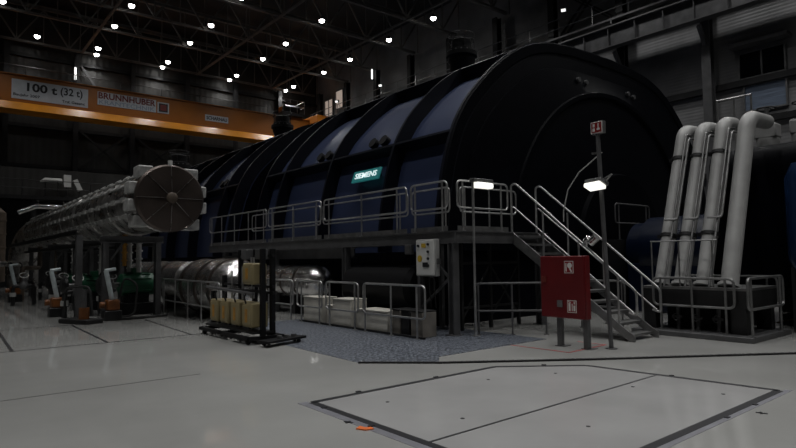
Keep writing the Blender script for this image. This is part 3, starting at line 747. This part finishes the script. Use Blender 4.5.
for x, y, lab in ((3.34, 5.02, 'small dark mark on the floor left of the hatch, beside the orange scrap'), (6.72, 2.45, 'small dark mark on the floor near the right corner of the hatch')):
    tag(MB().bar((x, y, .003), (x + .03, y - .10, .003), .03, .006).bar((x - .02, y - .06, .003), (x + .05, y - .03, .003), .025, .006).build('debris', M['joint']), lab, 'debris')
tag(poly([(5.42, 10.62), (5.36, 7.66), (6.25, 6.74), (6.66, 7.18), (9.6, 7.22), (9.6, 10), (9.5, 14.2), (6.1, 14.2), (6.0, 10.62)], 0, .006).build('tread_plate_floor', M['checker'], smooth=False), 'blue grey patterned tread plate area in front of the floor railings', 'floor plate')
b = MB(); 
pts = [(5.34, 7.62), (6.29, 6.70), (8.25, 5.27), (11.04, 3.39), (14.6, 1.0)]
for p, q in zip(pts, pts[1:]):
    b.bar((p[0], p[1], .012), (q[0], q[1], .012), .07, .024)
o = b.build('cable_ramp', M['dark'], origin=(8, 5.5, 0)); tag(o, 'long thin segmented cable ramp crossing the floor behind the hatch', 'cable ramp')
root = o
kn = MB()
for p, q in zip(pts, pts[1:]):
    p, q = V((*p, 0)), V((*q, 0)); L = (q - p).length; n = int(L / .13)
    for i in range(n):
        c = p + (q - p) * ((i + .5) / n); d = (q - p).normalized()
        kn.bar(c - d * .02 + V((0, 0, .027)), c + d * .02 + V((0, 0, .027)), .05, .008)
each(kn, 'link_plate', M['galv'], root)
b = MB()
for p, q in (((8.5, 7.2), (8.55, 5.97)), ((8.53, 5.97), (9.75, 6.02)), ((9.75, 6.0), (9.75, 6.6))):
    b.bar((*p, .0015), (*q, .0015), .035, .003)
tag(b.build('floor_marking', M['redline'], smooth=False), 'thin red line painted on the floor around the red cabinet', 'marking')
tag(MB().bar((15.6, 5.15, .002), (18.6, 5.15, .002), .10, .004).build('floor_marking', M['yellowline'], smooth=False), 'yellow floor line right of the pipe skid', 'marking')

# ================================================================== PIPE SKID (right)
t = thing('pipe_skid', (12.8, 5.4, 0), 'dark steel skid base carrying the four slanted pipes', 'skid')
MB().box(12.0, 13.5, 4.42, 6.5, .93, .98).build('top_plate', M['galv'], t)
MB().box(12.0, 12.05, 4.42, 6.5, .6, .93).box(13.45, 13.5, 4.42, 6.5, .6, .93).box(12.05, 13.45, 4.42, 4.47, .6, .93).box(12.05, 13.45, 6.45, 6.5, .6, .93).build('side_panel', M['dark'], t)
MB().box(11.7, 13.7, 4.25, 6.6, 0, .1).build('base_frame', M['frame'], t, .01)
for x, y in ((12.1, 4.6), (12.1, 6.35), (13.35, 4.6), (13.35, 6.35)):
    MB().box(x - .09, x + .09, y - .14, y + .14, .1, .6).build('leg', M['dark'], t)
MB().box(12.5, 13.3, 4.8, 6.2, .1, .58).build('inner_box', M['black'], t)
for y in (5.05, 5.45, 5.85):
    o = MB().tube([(12.25, y, .1), (12.25, y, .55)], .04, 8).tube([(12.2, y - .1, .35), (12.2, y + .1, .35)], .03, 8); o.build('valve', M['frame'], t)
    MB().tube(arc((12.16, y, .35), .07, 0, 2 * PI, (0, 1, 0), (0, 0, 1), 14)[:-1], .01, 6, True).build('hand_wheel', M['frame'], t)
sg = 'skid railings'
railing((11.92, 6.2, .1), (11.92, 4.62, .1), 'galvanised railing along the front of the pipe skid', sg, posts=(.1, .5, .9), mid=.5, h=1.06, m='galv', r=.026)
railing((11.72, 4.31, .1), (13.5, 4.31, .1), 'galvanised railing at the right end of the pipe skid', sg, posts=(.08, .9), mid=.5, h=1.08, m='galv', r=.026)
railing((13.62, 4.45, .1), (13.62, 6.3, .1), 'galvanised railing along the rear of the pipe skid', sg, posts=(.1, .5, .9), mid=.5, h=1.06, m='galv', r=.022)
railing((11.75, 6.75, 0), (11.75, 7.9, 0), 'galvanised floor railing between the stair foot and the pipe skid', 'floor railings', posts=(.06, .94), m='galv')
pipes_y = [(6.22, 4.50), (5.80, 4.50), (5.35, 4.53), (4.86, 4.56)]
plab = ['leftmost of the four slanted pale grey pipes on the skid', 'second from left of the slanted pale grey pipes on the skid', 'third from left of the slanted pale grey pipes on the skid', 'rightmost slanted pale grey pipe, bending over at its top']
for i, (y, zt) in enumerate(pipes_y):
    x0, x1 = 12.32, 13.66
    t = thing('slanted_pipe', (x0, y, .98), plab[i], 'pipe', 'slanted pipes')
    bend = .42 if i < 3 else .95
    pth = fillet([(x0, y, .98), (x1, y, zt), (x1 + bend + .1, y, zt + .04)], .3, n=8)
    rad = .15 if i < 3 else .165
    MB().tube(pth, rad, 20).build('pipe_body', M['pipe'], t)
    MB().cyl((x0 - .01, y, .98), (x0 + .012, y, 1.03), rad + .045, 20).build('foot_flange', M['pipe'], t)
    d = (V((x1, y, zt)) - V((x0, y, .98))).normalized()
    for f in ((.30, .80) if i < 3 else ()):
        c = V((x0, y, .98)) + (V((x1, y, zt)) - V((x0, y, .98))) * f
        b = MB().tube([c - d * .035, c + d * .035], rad + .026, 20)
        for sy in (-1, 1): b.bar(c + V((-.06, sy * (rad - .02), 0)), c + V((-.06, sy * (rad + .05), 0)), .10, .08)
        b.build('clamp', M['dark'], t)
n = 0
for i in range(3):
    ym = (pipes_y[i][0] + pipes_y[i + 1][0]) / 2
    for k, (dy, r) in enumerate(((.045, .022), (-.03, .026))):
        x0, x1 = 12.10, 13.40
        zz = 4.35
        d = V((x1 - x0, 0, zz - .98))
        q = V((x0, ym + dy, .98))
        pp = [q, q + d * (1 if k == 0 else .97)]
        if k == 1: pp = [q + d * .42 + V((-.14, .22, 0)), q + d * .42, q + d * .97]
        pp.append(pp[-1] + V((.3, 0, .03)))
        tag(MB().tube(fillet(pp, .06), r, 8).build('conduit', M['galv'], origin=q), '%s thin conduit %s the %s and %s slanted pipes' % ('straight' if k == 0 else 'bent', 'between', ORD[i], ORD[i + 1]), 'pipe', 'thin conduits between the slanted pipes')
t = thing('pipe_rack', (12.2, 5.6, .98), 'thin tube rack standing on the skid before the slanted pipes', 'rack')
b = MB()
for y in (6.32, 5.74, 5.08): b.tube([(12.14, y, .98), (12.14, y, 1.92)], .016, 6)
each(b, 'post', M['galv'], t)
MB().tube([(12.14, 6.34, 1.92), (12.14, 4.98, 1.92)], .018, 6).build('crossbar', M['galv'], t)
t = thing('tube_stand', (15.0, 5.9, 4.15), 'thin grey tube frame standing above the tops of the slanted pipes', 'frame')
for y in (6.0, 5.62, 5.25): MB().tube([(15.0, y, 4.15), (15.0, y, 5.38)], .022, 6).build('post', M['rail'], t)
MB().tube([(15.0, 6.02, 5.38), (15.0, 5.23, 5.38)], .022, 6).build('crossbar', M['rail'], t)

# generator at right (behind the pipes)
t = thing('generator', (16.3, 1, 0), 'dark blue black generator housing behind the slanted pipes at right', 'generator')
b = MB(); prof = []
pts2 = fillet([(14.6, 0, .9), (14.6, 0, 4.15), (19.4, 0, 4.15), (19.4, 0, .9)], .7, n=8)
b.prism([(p.x, -4, p.z) for p in pts2], (0, 10.1, 0)); b.build('housing', M['navyend'], t)
MB().box(18.7, 19.55, -4, 6.1, 0, .9).build('base', M['black'], t)
for ya in (5.3, 1.0, -3.5): MB().box(14.7, 15.2, ya, ya + .7, 0, .9).build('foot', M['black'], t)
for y in (3.9, 1.4, -1.2):
    b = MB(); b.prism([(CX + (p.x - CX) * 1.03, y, .9 + (p.z - .9) * 1.025) for p in pts2], (0, .12, 0)); b.build('rib', M['navyrib'], t)
t = thing('glow_vessel', (14.05, 4.02, 0), 'upright blue vessel added for the blue glow on the generator, at the right edge', 'vessel')
MB().lathe((14.05, 4.02, 0), (0, 0, 1), [(1.2, 0), (1.2, .2), (1.5, .33), (3.2, .33), (3.5, .2), (3.5, 0)], 28).build('vessel_body', M['blueglow'], t)  # added body, its blue imitates a reflection on the generator
b = MB()
for q in range(3): b.bar((14.05 + .25 * math.cos(q * 2.1), 4.02 + .25 * math.sin(q * 2.1), 0), (14.05 + .25 * math.cos(q * 2.1), 4.02 + .25 * math.sin(q * 2.1), 1.35), .07, .07)
each(b, 'leg', M['dark'], t)
for i, (y, lab) in enumerate(((5.2, 'grey valve fitting on the generator roof just right of the pipe bend'), (4.45, 'grey valve fitting on the generator roof at the right edge'))):
    t = thing('roof_valve', (15.8, y, 4.1), lab, 'valve', 'generator roof valves')
    MB().cyl((15.8, y, 4.13), (15.8, y, 4.4), .25, 14).build('body', M['pipe'], t)
    MB().box(15.6, 16, y - .24, y + .24, 4.4, 4.75).build('bonnet', M['pipe'], t, .04)
    MB().cyl((15.8, y, 4.75), (15.8, y, 5.2), .05, 8).build('spindle', M['galv'], t)
    MB().tube(arc((15.8, y, 5.15), .2, 0, 2 * PI, (1, 0, 0), (0, 1, 0), 16)[:-1], .02, 6, True).build('hand_wheel', M['dark'], t)
# shaft cover beyond the stair
t = thing('bearing_housing', (17, 8.2, 0), 'blue bearing housing in front of the black turbine end cover', 'housing')
MB().lathe((17.0, 6.15, 1.75), (0, 1, 0), [(0, 0), (0, .7), (.5, .72), (.55, 1.0), (2.6, 1.0), (2.65, .85), (3.05, .85), (3.05, 0)], 36).build('shaft_cover', M['bluemach'], t)
MB().box(16.1, 17.9, 6.2, 9.15, 0, 1.4).build('pedestal', M['bluemach'], t, .05)
railing((15.9, 9.35, 2.1), (17.9, 9.35, 2.1), 'small dark railing against the black end cover above the blue housing', 'floor railings', posts=(.1, .9), m='frame')
tag(MB().box(15.3, 18.4, 9.25, 9.53, 0, 2.1).build('service_ledge', M['black']), 'black service ledge under the end cover behind the blue housing', 'ledge')

# ================================================================== LAGGED VESSEL (left)
AX, AZ, AR = 4.96, 3.285, .84
t = thing('lagged_vessel', (AX, 26, 2.44), 'long aluminium clad horizontal vessel on steel frames, round end facing camera', 'vessel')
prof = [(15.6, AR - .06), (15.62, AR)]
y = 16.0
while y < 37:
    prof += [(y, AR), (y + .02, AR + .03), (y + .32, AR + .03), (y + .34, AR)]; y += 2.6
prof += [(37.6, AR), (37.6, AR * .9)]
MB().lathe((AX, 0, AZ), (0, 1, 0), prof, 40).build('shell', M['cladding'], t)
MB().lathe((AX, 15.6, AZ), (0, 1, 0), [(.08, AR + .05), (0, AR + .05), (-.06, AR - .0), (-.14, .12), (-.15, 0)], 48).build('end_cap', M['endcap'], t)
MB().lathe((AX, 15.46, AZ), (0, 1, 0), [(.06, .15), (-.06, .14), (-.09, .1), (-.09, 0)], 18).build('cap_boss', M['brown'], t)
b = MB()
for i in range(8):
    q = PI / 4 * i
    d = V((math.cos(q), 0, math.sin(q)))
    b.bar(V((AX, 15.445, AZ)) + d * .14, V((AX, 15.53, AZ)) + d * (AR + .02), .010, .016, (0, 1, 0))
b.build('seam_strip', M['cladding'], t)
for q in (150, 180, 208, 128):
    a = math.radians(q); d = V((math.cos(a), 0, math.sin(a)))
    b = MB(); p = V((AX, 16.2, AZ)) + d * (AR + .03); p2 = V((AX, 37.2, AZ)) + d * (AR + .03)
    b.bar(p, p2, .07, .05, d)
    for i in range(22):
        c = p + (p2 - p) * ((i + .5) / 22)
        b.bar(c - V((0, .16, 0)) + d * .03, c + V((0, .16, 0)) + d * .03, .12, .07, d)
    b.build('flange_strip', M['strip'], t)
for sx, zz in ((-1, 3.98), (-1, 3.55), (-1, 3.10), (-1, 2.68), (1, 3.98), (1, 3.52), (1, 3.08), (1, 2.62)):
    hw = math.sqrt(max(.05, (AR - .02) ** 2 - (zz - AZ) ** 2))
    xa = AX + sx * (hw - .05); xb = AX + sx * (hw + (.24 if sx > 0 else .2) + (.12 if abs(zz - AZ) > .5 else 0))
    MB().box(min(xa, xb), max(xa, xb), 15.75, 16.25, zz - .15, zz + .15).build('bolt_jacket', M['strip'], t, .03)
MB().cyl((AX, 15.62, AZ + AR), (AX, 15.62, AZ + AR + .16), .06, 10).build('vent_plug', M['white'], t)
tb = MB(); tb.tube([(AX, 37.5, AZ), (AX - .1, 38.4, AZ + .0), (AX - .3, 39.3, AZ - .3), (AX - .5, 39.8, AZ - 1.0), (AX - .55, 39.9, AZ - 1.8), (AX - .55, 39.9, 0)], AR * .92, 24)
tb.build('end_bend', M['cladding'], t)
fl = ['first support frame from the camera under the lagged vessel', 'second support frame from the camera under the lagged vessel', 'third support frame from the camera under the lagged vessel', 'fourth support frame from the camera under the lagged vessel']
for i, y in enumerate((18.7, 23.0, 28.0, 34.0)):
    t = thing('support_trestle', (4.85, y, 0), 'grey steel ' + fl[i], 'frame', 'vessel support frames')
    for x in (4.1, 5.58):
        o = MB().ibeam((x, y, .02), (x, y, 2.2), .16, .2, .03, (0, 1, 0)); o.box(x - .14, x + .14, y - .14, y + .14, 0, .02); o.build('post', M['frame'], t)
    MB().ibeam((3.95, y, 2.30), (5.75, y, 2.30), .18, .2, .03).build('beam', M['frame'], t)
    MB().bar((5.45, y, 1.6), (5.45, y, 2.24), .05, .05).bar((4.25, y, 1.7), (4.6, y, 2.22), .05, .05, (0, 1, 0)).build('brace', M['frame'], t)
for x, lab in ((4.0, 'left'), (5.7, 'right')):
    tag(MB().ibeam((x, 18.8, 2.18), (x, 36, 2.18), .1, .1, .015).build('support_beam', M['dark']), 'long dark beam on the %s side below the lagged vessel' % lab, 'beam', 'vessel support beams')
# hanging hoses and pipes below the vessel
for i, (x, y, z0, r, m) in enumerate(((4.85, 19.6, 1.5, .06, 'amber'), (5.05, 19.8, 1.25, .07, 'strip'), (5.22, 19.4, 1.3, .08, 'strip'), (4.7, 22.0, 1.2, .07, 'strip'), (4.4, 25, 1.2, .08, 'strip'), (4.5, 30, 1.0, .08, 'brown'))):
    b = MB(); b.tube([(x, y, 2.52), (x, y, (2.52 + z0) / 2), (x, y, z0)], r, 10)
    for k in range(4):
        z = z0 + .15 + k * .25; b.cyl((x, y, z), (x, y, z + .05), r * 1.5, 10)
    tag(b.build('drain_pipe', M[m]), ['amber drain pipe hanging from the vessel above the green motor, leftmost', 'pale flanged drain pipe hanging in the middle above the green motor', 'pale flanged drain pipe hanging above the green motor, rightmost', 'pale flanged drain pipe behind the second support frame', 'pale drain pipe between second and third support frames', 'brown drain pipe between third and fourth support frames'][i], 'pipe', 'drain pipes under the vessel')
o = MB().ibeam((3.42, 18.75, .02), (3.42, 18.75, 2.42), .16, .2, .03, (0, 1, 0)); o.box(3.28, 3.56, 18.6, 18.9, 0, .02)
tag(o.build('support_post', M['frame']), 'single grey steel post left of the first support frame', 'post')
o = MB().ibeam((3.35, 18.75, 2.5), (3.35, 36, 2.5), .1, .14, .02)
tag(o.build('cable_tray', M['dark']), 'dark cable tray carried left of the lagged vessel', 'cable tray')
for k, (x, y) in enumerate(((3.6, 19.8), (4.9, 21.4), (3.9, 24.0), (4.6, 25.3), (3.0, 26.8), (4.3, 29.8), (3.6, 32))):
    t = thing('valve_cluster', (x, y, 0), ['dark valve group behind the single grey post', 'dark valve group behind the nearest green pump motor', 'dark valve group right after the second support frame', 'dark valve group beyond the second green motor', 'dark valve group just before the third support frame', 'dark valve group just beyond the third support frame', 'dark valve group farthest along the lagged vessel'][k], 'valve', 'valve groups under the vessel')
    MB().tube(fillet([(x - .35, y, 0), (x - .35, y, .75), (x + .35, y, .75), (x + .35, y, 0)], .12), .07, 10).build('pipe_loop', M['dark'], t)
    MB().lathe((x, y, .62), (0, 0, 1), [(0, 0), (0, .12), (.08, .16), (.2, .16), (.3, .08), (.55, .05), (.55, 0)], 14).build('valve_body', M['frame'], t)
    MB().tube(arc((x, y, 1.16), .15, 0, 2 * PI, (1, 0, 0), (0, .8, .6), 16)[:-1], .018, 6, True).build('hand_wheel', M['strip'], t)
    MB().cyl((x - .35, y, .35), (x - .35, y, .5), .11, 12).build('flange', M['strip'], t)
def motor(x, y, s, label):
    t = thing('pump_motor', (x, y, 0), label, 'motor', 'green pump motors')
    MB().box(x - .65 * s, x + .65 * s, y - .35 * s, y + .35 * s, 0, .35 * s).build('base', M['black'], t, .02)
    b = MB().lathe((x - .5 * s, y, .9 * s), (1, 0, 0), [(0, 0), (0, .26 * s), (.06, .33 * s), (.95 * s, .33 * s), (.98 * s, .28 * s), (1.0 * s, 0)], 26)
    for k in range(12):
        q = 2 * PI * k / 12
        d = V((0, math.cos(q), math.sin(q)))
        b.bar(V((x - .35 * s, y, .9 * s)) + d * .34 * s, V((x + .35 * s, y, .9 * s)) + d * .34 * s, .015, .05 * s, d)
    b.build('motor_body', M['green'], t)
    MB().box(x - .3 * s, x + .3 * s, y - .26 * s, y + .26 * s, .35 * s, .62 * s).build('foot', M['black'], t)
    MB().box(x - .15 * s, x + .12 * s, y - .15 * s, y + .12 * s, 1.2 * s, 1.4 * s).build('terminal_box', M['green'], t, .02)
    MB().cyl((x - .85 * s, y, .9 * s), (x - .5 * s, y, .9 * s), .08 * s, 10).build('shaft', M['galv'], t)
    MB().lathe((x - 1.1 * s, y, .9 * s), (1, 0, 0), [(0, 0), (0, .2 * s), (.1, .3 * s), (.2 * s, .3 * s), (.25 * s, .1)], 18).build('pump_casing', M['dark'], t)
motor(5.2, 19.55, 1.03, 'dark green pump motor under the near end of the lagged vessel')
motor(4.6, 22.4, .95, 'dark green pump motor between the first and second support frames')
motor(4.8, 27.0, .95, 'dark green pump motor between the second and third support frames')
def actuator(x, y, s, label):
    t = thing('valve_actuator', (x, y, 0), label, 'valve', 'orange valve actuators')
    MB().box(x - .22 * s, x + .22 * s, y - .2 * s, y + .2 * s, 0, .28 * s).build('foot', M['dark'], t, .02)
    MB().box(x - .17 * s, x + .17 * s, y - .17 * s, y + .17 * s, .28 * s, .58 * s).build('housing', M['orangepump'], t, .04)
    MB().cyl((x - .2 * s, y - .02, .44 * s), (x - .32 * s, y - .02, .44 * s), .09 * s, 12).build('end_cap', M['orangepump'], t)
    MB().tube([(x, y, .58 * s), (x - .17 * s, y, 1.4 * s)], .065 * s, 12).build('spindle', M['whitetube'], t)
    MB().tube([(x - .20 * s, y, 1.4 * s), (x + .08 * s, y, 1.44 * s)], .045 * s, 10).build('top_arm', M['whitetube'], t)
actuator(4.12, 17.9, 1.0, 'orange valve actuator with slanted white spindle at the first support frame')
actuator(3.15, 20.4, 1.0, 'orange valve actuator with upright white spindle on the walkway left')
actuator(3.0, 29.5, 1.1, 'orange valve actuator with white spindle farthest back')
t = thing('filter_unit', (3.3, 17.7, 0), 'low orange and black filter unit with hose hoop on the floor', 'filter unit')
MB().bar((3.05, 18.2, .06), (3.55, 17.2, .06), .5, .12).build('base', M['dark'], t, .02)
MB().cyl((3.35, 17.55, .12), (3.35, 17.55, .42), .13, 14).build('filter_bowl', M['orangepump'], t)
MB().cyl((3.35, 17.55, .42), (3.35, 17.55, .9), .07, 12).build('filter_neck', M['frame'], t)
MB().tube(fillet([(3.0, 18.2, .12), (3.0, 18.2, .95), (3.45, 17.4, 1.0), (3.5, 17.3, .3)], .2), .03, 8).build('hose', M['rubber'], t)
b = MB(); 
tag(MB().tube(fillet([(3.3, 18.8, .04), (3.9, 17.8, .04), (4.9, 17.7, .04), (5.6, 17.9, .04), (5.8, 18.4, .04)], .3), .035, 8).build('hose', M['rubber']), 'black hose on the floor in front of the first support frame', 'hose')
tag(MB().tube(fillet([(4.35, 18.0, .05), (4.75, 18.0, .1), (4.85, 18.1, 1.0), (4.5, 18.2, 1.2), (4.4, 18.3, .6)], .3), .03, 8).build('hose', M['rubber']), 'black hose looping up beside the slanted white spindle', 'hose')
# mixed small pipework beneath the vessel
for i, (pp, r, m, lab) in enumerate((
    ([(4.4, 20.5, 0), (4.4, 20.5, 1.3), (4.9, 20.6, 1.3), (4.9, 20.6, 2.45)], .09, 'dark', 'dark pipe elbow rising to the vessel behind the first frame'),
    ([(4.0, 24.2, 0), (4.0, 24.2, 1.1), (4.0, 26.5, 1.1), (4.0, 26.5, 0)], .07, 'frame', 'grey pipe bridge standing behind the second support frame'),
    ([(3.4, 31, 0), (3.4, 31, 1.4), (4.2, 32, 1.4), (4.2, 32, 2.4)], .1, 'brown', 'brown pipe elbow near the third support frame'),
    ([(2.4, 35, 0), (2.4, 35, 1.6), (3.9, 36.5, 1.6), (3.9, 36.5, 0)], .14, 'cladding', 'clad pipe bridge near the far end of the vessel'))):
    tag(MB().tube(fillet(pp, .18), r, 12).build('pipework', M[m], origin=pp[0]), lab, 'pipe', 'pipework under the vessel')
t = thing('lagged_tank', (2.6, 41.6, 0), 'brown lagged upright tank at the far left edge', 'tank')
MB().lathe((2.6, 41.6, 0), (0, 0, 1), [(0, 0), (0, .7), (.5, .75), (.55, 1.1), (4.6, 1.1), (5.0, .7), (5.1, 0)], 28).build('tank_body', M['brown'], t)
b = MB()
for i in range(5): b.lathe((2.6, 41.6, .9 + i * .8), (0, 0, 1), [(0, 1.1), (.01, 1.13), (.1, 1.13), (.11, 1.1)], 28)
each(b, 'band', M['brown'], t)
t = thing('lagged_tank', (1.2, 38.0, 0), 'dark clad tank left of the brown one at the photo edge', 'tank')
MB().lathe((1.2, 38.0, 0), (0, 0, 1), [(0, 0), (0, 1.0), (3.8, 1.0), (4.3, .6), (4.4, 0)], 28).build('tank_body', M['cladding'], t)
MB().cyl((1.2, 37.0, 1.2), (1.2, 36.6, 1.2), .3, 14).build('manhole', M['brown'], t)

# silver pipe on the floor, left of the cart
t = thing('silver_pipe', (6.9, 18, 0), 'big crumpled silver clad pipe behind the floor railing left of the cart', 'pipe')
pp = [(6.95, 24.0, .95), (6.95, 19.2, .95), (6.95, 18.9, .95)]
MB().tube([(6.8, 25.0, 1.0), (6.8, 19.0, 1.0)], .62, 28).build('rear_section', M['silver'], t)
MB().lathe((6.83, 14.9, .86), (0, 1, 0), [(0, 0), (.05, .35), (.3, .68), (.75, .80), (3.3, .82), (3.6, .74), (3.9, .6), (3.95, 0)], 36).build('front_section', M['silver'], t)
b = MB()
for y in (15.7, 16.7, 17.9, 20.5, 22): 
    r_ = .83 if y < 19 else .63
    b.lathe((6.83 if y < 19 else 6.8, y, .86 if y < 19 else 1.0), (0, 1, 0), [(0, r_ - .02), (.01, r_ + .015), (.08, r_ + .015), (.09, r_ - .02)], 36)
each(b, 'band', M['endcap'], t)
MB().box(6.5, 7.45, 15.6, 15.9, 0, .4).box(6.5, 7.45, 17.6, 17.9, 0, .4).box(6.6, 7.3, 21, 21.3, 0, .55).each('saddle', M['dark'], t)
t = thing('silver_pipe', (8.9, 16, 0), 'small crumpled silver pipe bend under the platform, behind the cart', 'pipe')
MB().lathe((8.95, 14.3, .98), (0, 1, 0), [(0, 0), (.02, .16), (.12, .32), (.32, .44), (.6, .48), (4.3, .48), (4.3, 0)], 28).build('pipe_body', M['silver'], t)
b = MB()
for y in (15.4, 16.2, 17.2): b.lathe((8.95, y, .98), (0, 1, 0), [(0, .47), (.01, .50), (.07, .50), (.08, .47)], 28)
each(b, 'band', M['endcap'], t)
MB().box(8.7, 9.2, 15.7, 15.9, 0, .55).box(8.7, 9.2, 17.6, 17.8, 0, .55).each('saddle', M['dark'], t)
# dark machinery under the platform
t = thing('bearing_casing', (9.05, 11.5, 0), 'black rounded machine casing under the platform behind the blocks', 'machine')
MB().lathe((8.98, 10.2, .95), (0, 1, 0), [(0, 0), (0, .4), (.1, .52), (2.6, .52), (2.75, .4), (2.75, 0)], 28).build('casing_body', M['black'], t)
MB().box(8.7, 9.5, 10.4, 12.7, 0, .5).build('base', M['black'], t)

# ================================================================== BOX CART
t = thing('equipment_cart', (5.25, 11.8, 0), 'black steel cart frame holding the ochre boxes beside the floor railings', 'cart')
b = MB()
for y in (10.62, 12.0, 13.15): b.bar((4.86, y, .12), (5.62, y, .12), .08, .07)
for x in (4.9, 5.58): b.bar((x, 10.55, .12), (x, 13.2, .12), .08, .07)
b.build('base_frame', M['black'], t)
for x, y in ((4.92, 10.75), (4.92, 13.0), (5.56, 10.75), (5.56, 13.0)):
    MB().cyl((x, y - .03, .05), (x, y + .03, .05), .05, 14).build('wheel', M['rubber'], t)
for x, y, z in ((5.16, 10.6, 1.86), (5.42, 10.7, 1.86), (5.42, 11.5, 1.86), (5.42, 12.2, 1.86), (5.42, 13.1, 1.3), (5.16, 13.1, .95)):
    MB().bar((x, y, .15), (x, y, z), .09, .09).build('post', M['black'], t)
b = MB()
for z in (.98, 1.10, 1.72): b.bar((5.40, 10.6, z), (5.40, 13.1, z), .05, .05)
b.bar((5.16, 10.6, 1.02), (5.16, 13.1, 1.02), .05, .05)
b.bar((5.2, 10.64, .215), (5.2, 13.1, .215), .44, .04)
each(b, 'shelf_rail', M['dark'], t)
MB().tube([(5.0, 13.1, 1.05), (5.0, 10.7, .98)], .03, 8).build('hand_bar', M['frame'], t)
for y, z0, z1 in ((11.3, .85, 1.7), (11.42, .85, 1.7), (11.85, .8, 1.5), (12.4, .8, 1.4)): MB().tube([(5.3, y, z0), (5.3, y, z1)], .022, 8).build('conduit', M['rail'], t)
for y in (10.95, 11.62): MB().box(5.22, 5.38, y - .13, y + .13, 1.66, 1.86).build('terminal_box', M['frame'], t, .01)
b = MB()
for i in range(5):
    y = 10.95 + i * .5
    b.tube(fillet([(4.97, y, .98), (4.95, y + .05, .9), (5.0, y + .05, .76)], .05), .018, 6)
    b.tube(fillet([(4.96, y, .12), (4.90, y + .05, .05), (4.94, y + .2, .05), (5.0, y + .25, .12)], .05), .022, 6)
each(b, 'cable', M['rubber'], t)
t = thing('floor_dolly', (5.45, 10.38, 0), 'low black wheeled dolly in front of the ochre box cart', 'dolly')
MB().bar((4.95, 10.18, .1), (5.92, 10.44, .1), .3, .05).build('deck', M['black'], t, .01)
for x, y in ((5.05, 10.12), (5.05, 10.3), (5.8, 10.32), (5.8, 10.5)): MB().cyl((x, y - .02, .04), (x, y + .02, .04), .035, 12).build('wheel', M['rubber'], t)
for x in (5.35, 5.52, 5.7): MB().cyl((x, 10.3 + (x - 5.5) * .25, .125), (x, 10.3 + (x - 5.5) * .25, .18), .05, 12).build('roller', M['galv'], t)
def ochre(x0, x1, y0, y1, z0, z1, label):
    t = thing('ochre_box', ((x0 + x1) / 2, (y0 + y1) / 2, z0), label, 'box', 'ochre equipment boxes')
    MB().box(x0, x1, y0, y1, z0, z1).build('body', M['yellowbox'], t, .03)
    MB().box(x0 - .012, x0, y0 + .03, y1 - .03, z0 + .05, z1 - .05).build('door', M['yellowbox'], t, .008)
    MB().box(x0 - .018, x0 - .008, (y0 + y1) / 2 - .05, (y0 + y1) / 2 + .05, z0 + .1, z0 + .38 * (z1 - z0) / .5).build('label_plate', M['amber'], t)
    b = MB()
    for k in (.3, .7): b.cyl((x0 + .1, y0 + (y1 - y0) * k, z0), (x0 + .1, y0 + (y1 - y0) * k, z0 - .045), .03, 8)
    each(b, 'gland', M['rubber'], t)
ob = ['leftmost of four ochre metal boxes in the lower row of the cart', 'second from left of four ochre boxes in the lower row of the cart', 'third from left of four ochre boxes in the lower row of the cart', 'rightmost and nearest ochre box in the lower row of the cart']
for i, (a_, b_) in enumerate(((12.42, 12.84), (11.86, 12.28), (11.30, 11.72), (10.72, 11.16))):
    ochre(4.98, 5.34, a_, b_, .31, .79, ob[i])
ochre(4.98, 5.30, 10.70, 11.14, 1.16, 1.58, 'single ochre metal box mounted higher on the cart')

# ================================================================== CAMERA AND WORLD
cam = bpy.data.cameras.new('camera'); co = bpy.data.objects.new('camera', cam); C.objects.link(co)
A_, B_, cx, cy = (-75, 264), (1118, 248), 398, 224
f = math.sqrt(-((A_[0] - cx) * (B_[0] - cx) + (A_[1] - cy) * (B_[1] - cy)))
Yv = V((A_[0] - cx, A_[1] - cy, f)).normalized(); Xv = V((B_[0] - cx, B_[1] - cy, f)).normalized(); Zv = Xv.cross(Yv)
right = V((Xv.x, Yv.x, Zv.x)); down = V((Xv.y, Yv.y, Zv.y)); fwd = V((Xv.z, Yv.z, Zv.z))
Rm = Matrix((right, -down, -fwd)).transposed()
co.matrix_world = Matrix.Translation((0, 0, 1.65)) @ Rm.to_4x4()
cam.sensor_width = 36; cam.lens = f * 36 / 796; cam.clip_end = 200; cam.clip_start = .05
sc = bpy.context.scene; sc.camera = co
w = bpy.data.worlds.new('world'); sc.world = w; w.use_nodes = True
w.node_tree.nodes['Background'].inputs['Color'].default_value = (.5, .55, .65, 1); w.node_tree.nodes['Background'].inputs['Strength'].default_value = .02
vs = sc.view_settings; vs.view_transform = 'Standard'; vs.look = 'None'; vs.exposure = 0; vs.gamma = 1; vs.use_curve_mapping = False
